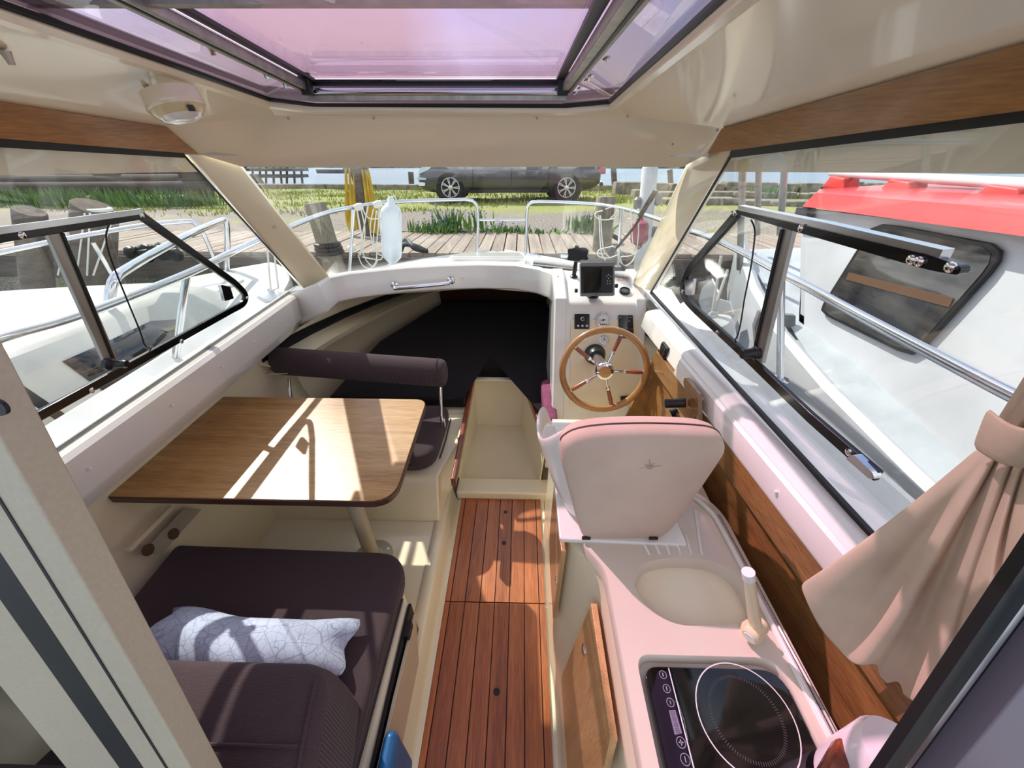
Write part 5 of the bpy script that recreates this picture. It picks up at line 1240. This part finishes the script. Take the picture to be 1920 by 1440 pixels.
# jetty and rowing boat far out
jt = thing('jetty', E(*Ld(520,350,26)), 'dark wooden jetty on stilts out in the lake at upper left', 'jetty')
for v in (330,318): ME().bar([Ld(455,v,26), Ld(568,v,26)], 1.4, .16).build('platform', M['old_timber'], jt)
for k in range(9): ME().tube([Ld(460+13*k+(k % 3)*2,356,26+.8*(k % 2)), Ld(460+13*k,306,26+.8*(k % 2))], .07, 6).build('stilt', M['old_timber'], jt)
ME().lathe([(.3,-.3),(.8,0),(.6,.5)], Ld(468,345,25), n=8).build('boulder', M['stone'], jt)
rb = ME(); c = Ld(633,325,40)
rb.loft([[c+Vector((x, w*sy, hz)) for sy, hz in ((-1,.32),(-.75,0),(.75,0),(1,.32))] for x, w in ((-1.9,.12),(-1.2,.5),(0,.62),(1.2,.55),(1.8,.3))])
tag(rb.build('rowing_boat', M['black_plastic']), 'small dark rowing boat floating on the lake at upper left', 'rowing boat')
# ================================================================== parked car
car = thing('estate_car', E(0,0,0), 'dark grey estate car parked sideways on the grass beyond the dock', 'car')
M['car_paint'] = mat('graphite_paint', (74,74,82), .22, metal=.6, coat=.9)
M['car_glass'] = glass('car_glass', (.35,.37,.38), 1.5, 0, 0)
M['tyre'] = mat('tyre', (24,24,25), .8)
M['rim_alloy'] = mat('alloy', (205,206,210), .2, metal=.9)
M['car_dark'] = mat('car_black_trim', (18,18,20), .6)
M['lamp_glass'] = mat('head_lamp', (200,206,212), .08, metal=.4, coat=.8)
# local frame: x along the car (front at 0, towards -x in the world), y across (-y towards the camera), z up
L_ST = [(.14,.30,.62,.60),(.20,.24,.70,.74),(.34,.20,.80,.82),(.60,.18,.90,.87),(1.0,.18,.96,.90),(1.35,.18,1.0,.91),(1.9,.18,1.01,.92),(2.6,.18,1.02,.92),(3.4,.18,1.04,.92),(4.1,.20,1.05,.90),(4.5,.26,1.02,.87),(4.66,.34,.98,.80),(4.72,.42,.90,.70)]
rows = []
for x, zb, zt, w in L_ST:
    rows.append([Vector((x,-w*.80,zb)), Vector((x,-w*.96,zb+.05)), Vector((x,-w,lerp(zb,zt,.30))), Vector((x,-w*1.01,lerp(zb,zt,.58))), Vector((x,-w*.985,lerp(zb,zt,.80))), Vector((x,-w*.93,lerp(zb,zt,.95))), Vector((x,-w*.80,zt)), Vector((x,0,zt+.03)),
                 Vector((x,w*.80,zt)), Vector((x,w*.93,lerp(zb,zt,.95))), Vector((x,w*.985,lerp(zb,zt,.80))), Vector((x,w*1.01,lerp(zb,zt,.58))), Vector((x,w,lerp(zb,zt,.30))), Vector((x,w*.96,zb+.05)), Vector((x,w*.80,zb))])
local(MB().loft(rows), 'body', M['car_paint'], car, sub=1)
G_ST = [(1.15,.99,.99,.80),(1.55,1.00,1.22,.76),(2.0,1.01,1.42,.71),(2.5,1.02,1.48,.69),(3.4,1.03,1.47,.68),(4.1,1.04,1.40,.66),(4.45,1.03,1.25,.66),(4.68,1.0,1.0,.68)]
rows = [[Vector((x,-w,zb)), Vector((x,-lerp(w,.60,.5),lerp(zb,zt,.5))), Vector((x,-.58,zt)), Vector((x,0,zt+.02)), Vector((x,.58,zt)), Vector((x,lerp(w,.60,.5),lerp(zb,zt,.5))), Vector((x,w,zb))] for x, zb, zt, w in G_ST]
local(MB().loft(rows), 'greenhouse', M['car_paint'], car, sub=1)
for x0, x1, xa0, xa1 in ((1.62,2.42,2.02,2.40),(2.50,3.42,2.50,3.40),(3.52,4.35,3.48,4.10)):
    local(MB().prism([(x0,-.765,1.04),(x1,-.765,1.04),(xa1,-.645,1.40),(xa0,-.645,1.40)], (0,-.006,0)), 'side_glass', M['screen'], car)
    local(MB().prism([(x0,.765,1.04),(x1,.765,1.04),(xa1,.645,1.40),(xa0,.645,1.40)], (0,.006,0)), 'side_glass', M['screen'], car)
def wheel(x, y, s):
    w = local(MB().lathe([(.20,-.10),(.31,-.105),(.342,-.08),(.342,.08),(.31,.105),(.20,.10)], (x,y,.335), (0,1,0), 32), 'wheel', M['tyre'], car)
    local(MB().lathe([(.01,0),(.215,.0),(.222,-.03),(.205,-.035)], (x,y+s*.06,.325), (0,s*1.0,0), 32), 'wheel_back', M['car_dark'], w)
    c = Vector((x,y+s*.105,.325)); mb = MB()
    mb.tube(arc(c, .215, 0, 2*math.pi, 32, (1,0,0), (0,0,1))[:-1], .013, 8, True)
    for k in range(7):
        for da in (-.10, .10):
            a = 2*math.pi*k/7; d1 = Vector((math.cos(a+da*.4),0,math.sin(a+da*.4))); d2 = Vector((math.cos(a+da),0,math.sin(a+da)))
            mb.bar([c+d1*.045, c+d2*.212], .020, .02, (0,s,0))
    mb.lathe([(.055,-.02),(.055,.01),(.03,.016)], c, (0,s,0), 16)
    local(mb, 'wheel_rim', M['rim_alloy'], w, ang=50)
    local(MB().lathe([(.40,.0),(.40,.005)], (x,y+s*.015,.345), (0,s,0), 32), 'wheel_arch', M['car_dark'], car)
    local(MB().tube(arc((x,y+s*.028,.345), .385, -.2, math.pi+.2, 24, (1,0,0), (0,0,1)), .022, 8), 'arch_lip', M['car_paint'], car)
for x in (.98, 3.83):
    wheel(x, -.80, -1); wheel(x, .80, 1)
for x0 in (1.52, 2.46, 3.36):
    local(MB().tube([(x0,-.925,.30), (x0+.02,-.932,.62), (x0+.03,-.905,.88), (x0+.04,-.85,1.0)], .006, 5), 'door_gap', M['car_dark'], car)
local(MB().tube([(1.5,-.925,.30), (3.36,-.925,.30)], .006, 5), 'door_gap', M['car_dark'], car)
local(MB().bar([(1.45,-.915,.24), (3.40,-.915,.26)], .05, .07), 'sill_skirt', M['car_dark'], car, bevel=.01)
for x0 in (2.22, 3.14): local(MB().bar([(x0,-.945,.86), (x0+.20,-.945,.87)], .022, .028), 'door_handle', M['car_paint'], car, bevel=.006)
local(MB().prism(rounded([Vector((.22,-.77,.60)), Vector((.50,-.85,.70)), Vector((.66,-.875,.84)), Vector((.50,-.83,.83)), Vector((.26,-.74,.72))], .03), (-.015,-.03,.01)), 'head_lamp', M['lamp_glass'], car, bevel=.008)
local(MB().prism(rounded([Vector((.20,-.74,.36)), Vector((.36,-.84,.36)), Vector((.38,-.84,.43)), Vector((.19,-.74,.44))], .02), (-.01,-.03,0)), 'fog_lamp', M['lamp_glass'], car)
local(MB().prism(rounded([Vector((.17,-.72,.49)), Vector((.40,-.84,.49)), Vector((.42,-.85,.53)), Vector((.17,-.72,.55))], .01), (-.01,-.03,0)), 'bumper_slot', M['lamp_glass'], car)
local(MB().box((1.28,-1.02,1.02), (1.44,-.80,1.13)), 'mirror', M['car_paint'], car, bevel=.03)
local(MB().prism(rounded([Vector((4.62,-.80,.62)), Vector((4.80,-.70,.62)), Vector((4.78,-.68,.92)), Vector((4.52,-.83,.92))], .03), (.005,-.02,0)), 'tail_lamp', mat('tail_lamp', (150,24,22), .15, coat=.7), car)
local(MB().tube([(4.70,-.80,.40), (4.74,-.68,.42), (4.77,0,.44), (4.74,.68,.42)], .05, 8), 'rear_bumper', M['car_paint'], car)
wf_px, wr_px = Lh(847,379,HG), Lh(1060,379,HG)
dvec = (wr_px-wf_px); yaw_c = math.atan2(dvec.y, dvec.x); sc_c = dvec.length/2.85
org = wf_px-Vector((math.cos(yaw_c),math.sin(yaw_c),0))*.98*sc_c+Vector((-math.sin(yaw_c),math.cos(yaw_c),0))*.80
car.matrix_world = RT4 @ Matrix.Translation(org) @ Matrix.Rotation(yaw_c, 4, 'Z') @ Matrix.Scale(sc_c, 4)

# ================================================================== white boat on the left
M['boat_white'] = mat('aged_white_deck', (206,206,198), .4, coat=.15, rgb2=(192,192,184), scale=3)
lb = thing('left_boat', (-2.4,1.5,-.1), 'white motorboat with low cabin and rails moored on our left', 'boat')
LCX = -2.62
st = [(-1.0,.98,.66,.0),(.0,1.0,.665,.0),(.8,.99,.67,.0),(1.5,.93,.67,0),(2.1,.80,.665,0),(2.6,.62,.655,0),(3.0,.42,.645,0),(3.25,.24,.64,0),(3.38,.06,.64,0)]
rows = []
for y, w, z, _ in st:
    xo = LCX+.40*max(0,(y-.5)/2.9)**1.2
    rows.append([Vector((xo-w*.75,y-.25,-.15)), Vector((xo-w,y,z-.20)), Vector((xo-w,y,z)), Vector((xo-w*.93,y,z+.015)), Vector((xo,y,z+.03)), Vector((xo+w*.93,y,z+.015)), Vector((xo+w,y,z)), Vector((xo+w,y,z-.20)), Vector((xo+w*.75,y-.25,-.15))])
MB().loft(rows, False, False).build('hull', M['boat_white'], lb, ang=35)
rows = []
for y, w, zt in ((-1.0,.86,1.05),(.2,.86,1.04),(.9,.84,1.02),(1.5,.78,.98),(2.0,.62,.92),(2.4,.42,.80),(2.6,.3,.68)):
    xo = LCX+.40*max(0,(y-.5)/2.9)**1.2; wt_ = w*.80
    rows.append([Vector((xo-w,y,.66)), Vector((xo-wt_,y,zt-.03)), Vector((xo-wt_*.9,y,zt)), Vector((xo,y,zt+.03)), Vector((xo+wt_*.9,y,zt)), Vector((xo+wt_,y,zt-.03)), Vector((xo+w,y,.66))])
MB().loft(rows, False, False).build('cabin_trunk', M['boat_white'], lb, ang=35)
def trunk_pt(y, t):
    for a, b in zip(((-1.0,.86,1.05),(.2,.86,1.04),(.9,.84,1.02),(1.5,.78,.98)), ((.2,.86,1.04),(.9,.84,1.02),(1.5,.78,.98),(2.0,.62,.92))):
        if a[0] <= y <= b[0]:
            k = (y-a[0])/(b[0]-a[0]); w = lerp(a[1],b[1],k); zt = lerp(a[2],b[2],k); break
    xo = LCX+.40*max(0,(y-.5)/2.9)**1.2
    return Vector((xo+lerp(w, w*.80, t)+.006, y, lerp(.66, zt-.03, t)))
rows = [[trunk_pt(y, .30), trunk_pt(y, .78)] for y in (1.30,1.45,1.6,1.75,1.92)]
rows[-1] = [lerp(rows[-1][0],rows[-1][1],.45), lerp(rows[-1][0],rows[-1][1],.55)]
MB().loft(rows, False, False).build('cabin_window', M['screen'], lb, solid=.006)
rows = [[trunk_pt(y, .24), trunk_pt(y, .84)] for y in (-.6,-.2,.3,.8,1.14)]
MB().loft(rows, False, False).build('window_rim', M['rubber'], lb, solid=.004)
rows = [[trunk_pt(y, .30)+Vector((.005,0,0)), trunk_pt(y, .78)+Vector((.005,0,0))] for y in (-.6,-.2,.3,.8,1.10)]
MB().loft(rows, False, False).build('cabin_window', M['boat_white'], lb, solid=.004)
xo = lambda y: LCX+.40*max(0,(y-.5)/2.9)**1.2
MB().tube(spline([Py(195,625,1.66), Py(200,600,1.68), Py(208,545,1.72), Py(216,522,1.76), Py(232,508,1.84), Py(290,474,2.2), Py(355,440,2.6), Py(415,414,3.15), Py(424,416,3.2), Py(426,440,3.2), Py(425,505,3.18)], 6), .022, 10).build('rail', M['steel'], lb)
MB().tube(spline([Vector((xo(1.1)-.86,1.0,.67)), Vector((xo(1.1)-.85,1.1,.95)), Vector((xo(2.0)-.72,1.9,1.05)), Vector((xo(2.6)-.52,2.6,1.08)), Vector((xo(3.0)-.30,3.0,1.08)), Vector((xo(3.1)-.20,3.06,1.02)), Vector((xo(3.1)-.19,3.05,.66))], 6), .016, 10).build('rail', M['steel'], lb)
for y, w in ((1.9,.72),(2.6,.52)):
    for s in (-1,): MB().tube([Vector((xo(y)+s*w,y,.66)), Vector((xo(y)+s*w,y,1.03))], .013, 8).build('stanchion', M['steel'], lb)
for k in range(3): MB().lathe([(.035,0),(.035,.012),(.02,.018)], Vector((xo(1.7)-.05+.10*k,1.72,.90)), n=14).build('deck_filler', M['black_plastic'], lb)
MB().bar([Vector((xo(2.7),2.45,.69)), Vector((xo(2.9),2.9,.675))], .30, .03).build('anchor_hatch', M['gel_white'], lb, bevel=.01)
# its fenders between the boats
for (u, v), (u2, v2), y, lab in (((508,545),(497,600),2.55,'small white ball fender hung from ropes between our boat and the left boat'),):
    o, a, b = fender('fender', (u, v), (u2, v2), y, .085, lab, M['fender'])
    MB().tube([a, Py(500,455,y)], .006, 6).build('lanyard', M['rope'], o); MB().tube([a, Py(522,540,y-.1), Py(512,460,y)], .006, 6).build('lanyard', M['rope'], o)

# ================================================================== fishing boat with a red roof on the right
rbt = thing('right_boat', (2.4,1.2,-.1), 'white fishing boat with a red wheelhouse roof moored on our right', 'boat')
M['white_hull'] = mat('white_boat_paint', (208,210,213), .45, rgb2=(194,197,200), scale=3)
M['grey_deck'] = mat('pale_grey_deck', (196,204,208), .7, rgb2=(180,188,192), scale=6)
M['red_roof'] = mat('red_roof_paint', (206,44,40), .42, coat=.25, rgb2=(190,36,34), scale=3)
RW = Plane((1.7,0,0), (1.7,1,0), (1.7,0,1))
wall = [RW.at(1497,650), RW.at(1503,390), Vector((1.7,-.9,1.615)), Vector((1.7,-.9,.50))]
MB().prism(wall, (.05,0,0)).build('wheelhouse_side', M['white_hull'], rbt)
fx = [RW.at(1497,650), RW.at(1503,396)]
MB().prism([fx[0], fx[1], fx[1]+Vector((1.5,0,0)), fx[0]+Vector((1.5,0,0))], (0,-.05,0)).build('wheelhouse_front', M['white_hull'], rbt)
MB().prism([p+Vector((1.5,0,0)) for p in wall], (.05,0,0)).build('wheelhouse_side', M['white_hull'], rbt)
wn_px = ((1640,428),(1662,420),(1700,424),(1870,456),(1888,470),(1884,490),(1868,512),(1738,655),(1718,666),(1690,658),(1558,594),(1546,582),(1550,570))
wr2 = [RW.at(u, v)+Vector((-.006,0,0)) for u, v in wn_px]; wc_ = sum(wr2, Vector())/len(wr2)
inner_ = [wc_+(p-wc_)*.93+Vector((-.004,0,0)) for p in wr2]
wo = MB().prism(wr2, (-.018,0,0)).build('window_frame', M['rubber'], rbt, bevel=.006)
wi = MB().prism(inner_, (-.0165,0,0)).build('window_pane', mat('dark_cabin_glass', (30,32,35), .05, coat=.6, rgb2=(84,82,78), scale=4, stretch=(1,1,3)), wo)
MB().bar([lerp(inner_[1], inner_[11], .55)+Vector((-.018,0,0)), lerp(inner_[4], inner_[7], .50)+Vector((-.018,0,0))], .035, .004, (1,0,0)).build('ledge', mat('ledge_brown', (96,66,40), .6), wo)
# roof
def rf(x, y, z): return Vector((x,y,z))
lowr = [rf(1.62,2.45,1.296), rf(1.82,2.72,1.28), rf(3.2,2.72,1.28), rf(3.38,2.45,1.296), rf(3.38,-1.0,1.60), rf(1.62,-1.0,1.60)]
midr = [Vector((2.5+(p.x-2.5)*.965, p.y-(.03 if p.y > 0 else -.03), p.z+.075)) for p in lowr]
topr = [Vector((2.5+(p.x-2.5)*.62, p.y-(.28 if p.y > 0 else -.2), p.z+.065)) for p in midr]
MB().loft([lowr, midr, topr]).build('roof', M['red_roof'], rbt, smooth=False)
ra0, ra1 = Px(1560,324,1.95), Px(1920,345,1.95); ra1 = ext(ra0, ra1, -.6)
MB().tube([ra0, ra1], .022, 10).build('roof_rail', M['white_hull'], rbt)
for u, v in ((1585,330),(1705,336),(1905,346)):
    p = Px(u, v, 1.95); MB().prism([p+Vector((-.05,.10,-.075)), p+Vector((-.05,.06,-.005)), p+Vector((-.05,-.06,-.005)), p+Vector((-.05,-.10,-.065))], (.10,0,0)).build('rail_bracket', M['red_roof'], rbt, bevel=.01)
MB().prism([RW.at(u, v)+Vector((-.01,0,0)) for u, v in ((1512,388),(1535,389),(1528,414),(1504,413))], (-.05,0,0)).build('side_lamp', mat('dark_lamp', (50,48,58), .4), rbt, bevel=.006)
# hull and decks
gx = lambda y: 1.42+.0*y if y < 1.4 else 1.42+.55*((y-1.4)/2.3)**2
rows = []
for y, z in ((-1.2,.52),(.2,.53),(1.0,.55),(1.5,.58),(2.0,.62),(2.5,.68),(3.0,.74),(3.4,.80)):
    g = gx(y); c = 2.45; wv = c-g
    rows.append([Vector((g+.25,y-.2,-.2)), Vector((g+.03,y,z-.35)), Vector((g-.02,y,z+.10)), Vector((g+.02,y,z+.12)), Vector((g+.06,y,z+.10)), Vector((g+.08,y,z)), Vector((c,y,z+.02)), Vector((c+wv-.08,y,z)), Vector((c+wv-.06,y,z+.1)), Vector((c+wv,y,z+.12)), Vector((c+wv,y,z-.35)), Vector((c+wv-.25,y-.2,-.2))])
MB().loft(rows, False, False).build('hull', M['white_hull'], rbt, ang=35)
MB().prism([Vector((1.52,-1.1,.535)), Vector((1.72,-1.1,.535)), Vector((1.72,2.1,.565)), Vector((1.9,3.0,.755)), Vector((1.78,2.9,.75)), Vector((1.50,1.4,.585))], (0,0,.006)).build('side_deck', M['grey_deck'], rbt)
MB().prism([Vector((1.62,2.12,.62)), Vector((3.2,2.12,.62)), Vector((3.0,3.3,.80)), Vector((1.95,3.3,.80))], (0,0,.008)).build('fore_deck', M['grey_deck'], rbt)
for u, v, r in ((1328,560,.1),(1352,590,.1)):
    pass
hx = Plane((1.40,0,0), (1.40,1,0), (1.44,0,1))
for px in (((1318,540),(1338,522),(1350,548),(1342,584),(1322,590),(1312,566)), ((1352,560),(1372,566),(1378,590),(1366,622),(1350,608),(1345,580))):
    MB().prism([hx.at(u, v) for u, v in px], (-.012,0,0)).build('porthole', M['lamp_glass'], rbt, bevel=.004)
MB().prism([Py(u, v, 2.16) for u, v in ((1418,655),(1415,612),(1425,585),(1492,592),(1490,655))], (0,.03,0)).build('locker', mat('grey_patch', (150,152,150), .8, rgb2=(112,116,114), scale=12), rbt)  # grey plate added for a darker patch of hull, no real locker
for (u0, v0), (u1, v1), y in (((1387,505),(1394,250),2.9), ((1420,440),(1424,255),3.3), ((1462,440),(1476,255),3.0)):
    MB().tube([Py(u0, v0, y), Py(u1, v1, y)], .022, 10).build('deck_pole', M['alu'], rbt)
MB().tube(spline([Py(1480,690,1.9), Py(1488,705,1.85), Py(1500,715,1.8), Py(1560,740,1.7), Py(1590,760,1.6)], 5), .012, 6).build('line', M['rope'], rbt)
for k in range(3): MB().lathe([(.02,-.03),(.04,0),(.02,.03)], Py(1478+6*k,690+5*k,1.9), (1,k*.5,.2), 9).build('cleat', M['plotter_grey'], rbt)
# big white fender between the boats, right side
o, a, b = fender('fender', (1335,590), (1352,672), 1.75, .085, 'white fender hanging in ropes between our boat and the right boat', M['fender'])
MB().tube([a, Py(1352,480,1.8)], .007, 6).build('lanyard', M['rope'], o); MB().tube([a, Py(1365,505,1.8)], .007, 6).build('lanyard', M['rope'], o)
o, a, b = fender('fender', (1200,410), (1198,462), 3.3, .07, 'purplish red fender beside the white post on the right', mat('red_vinyl', (150,60,80), .4))
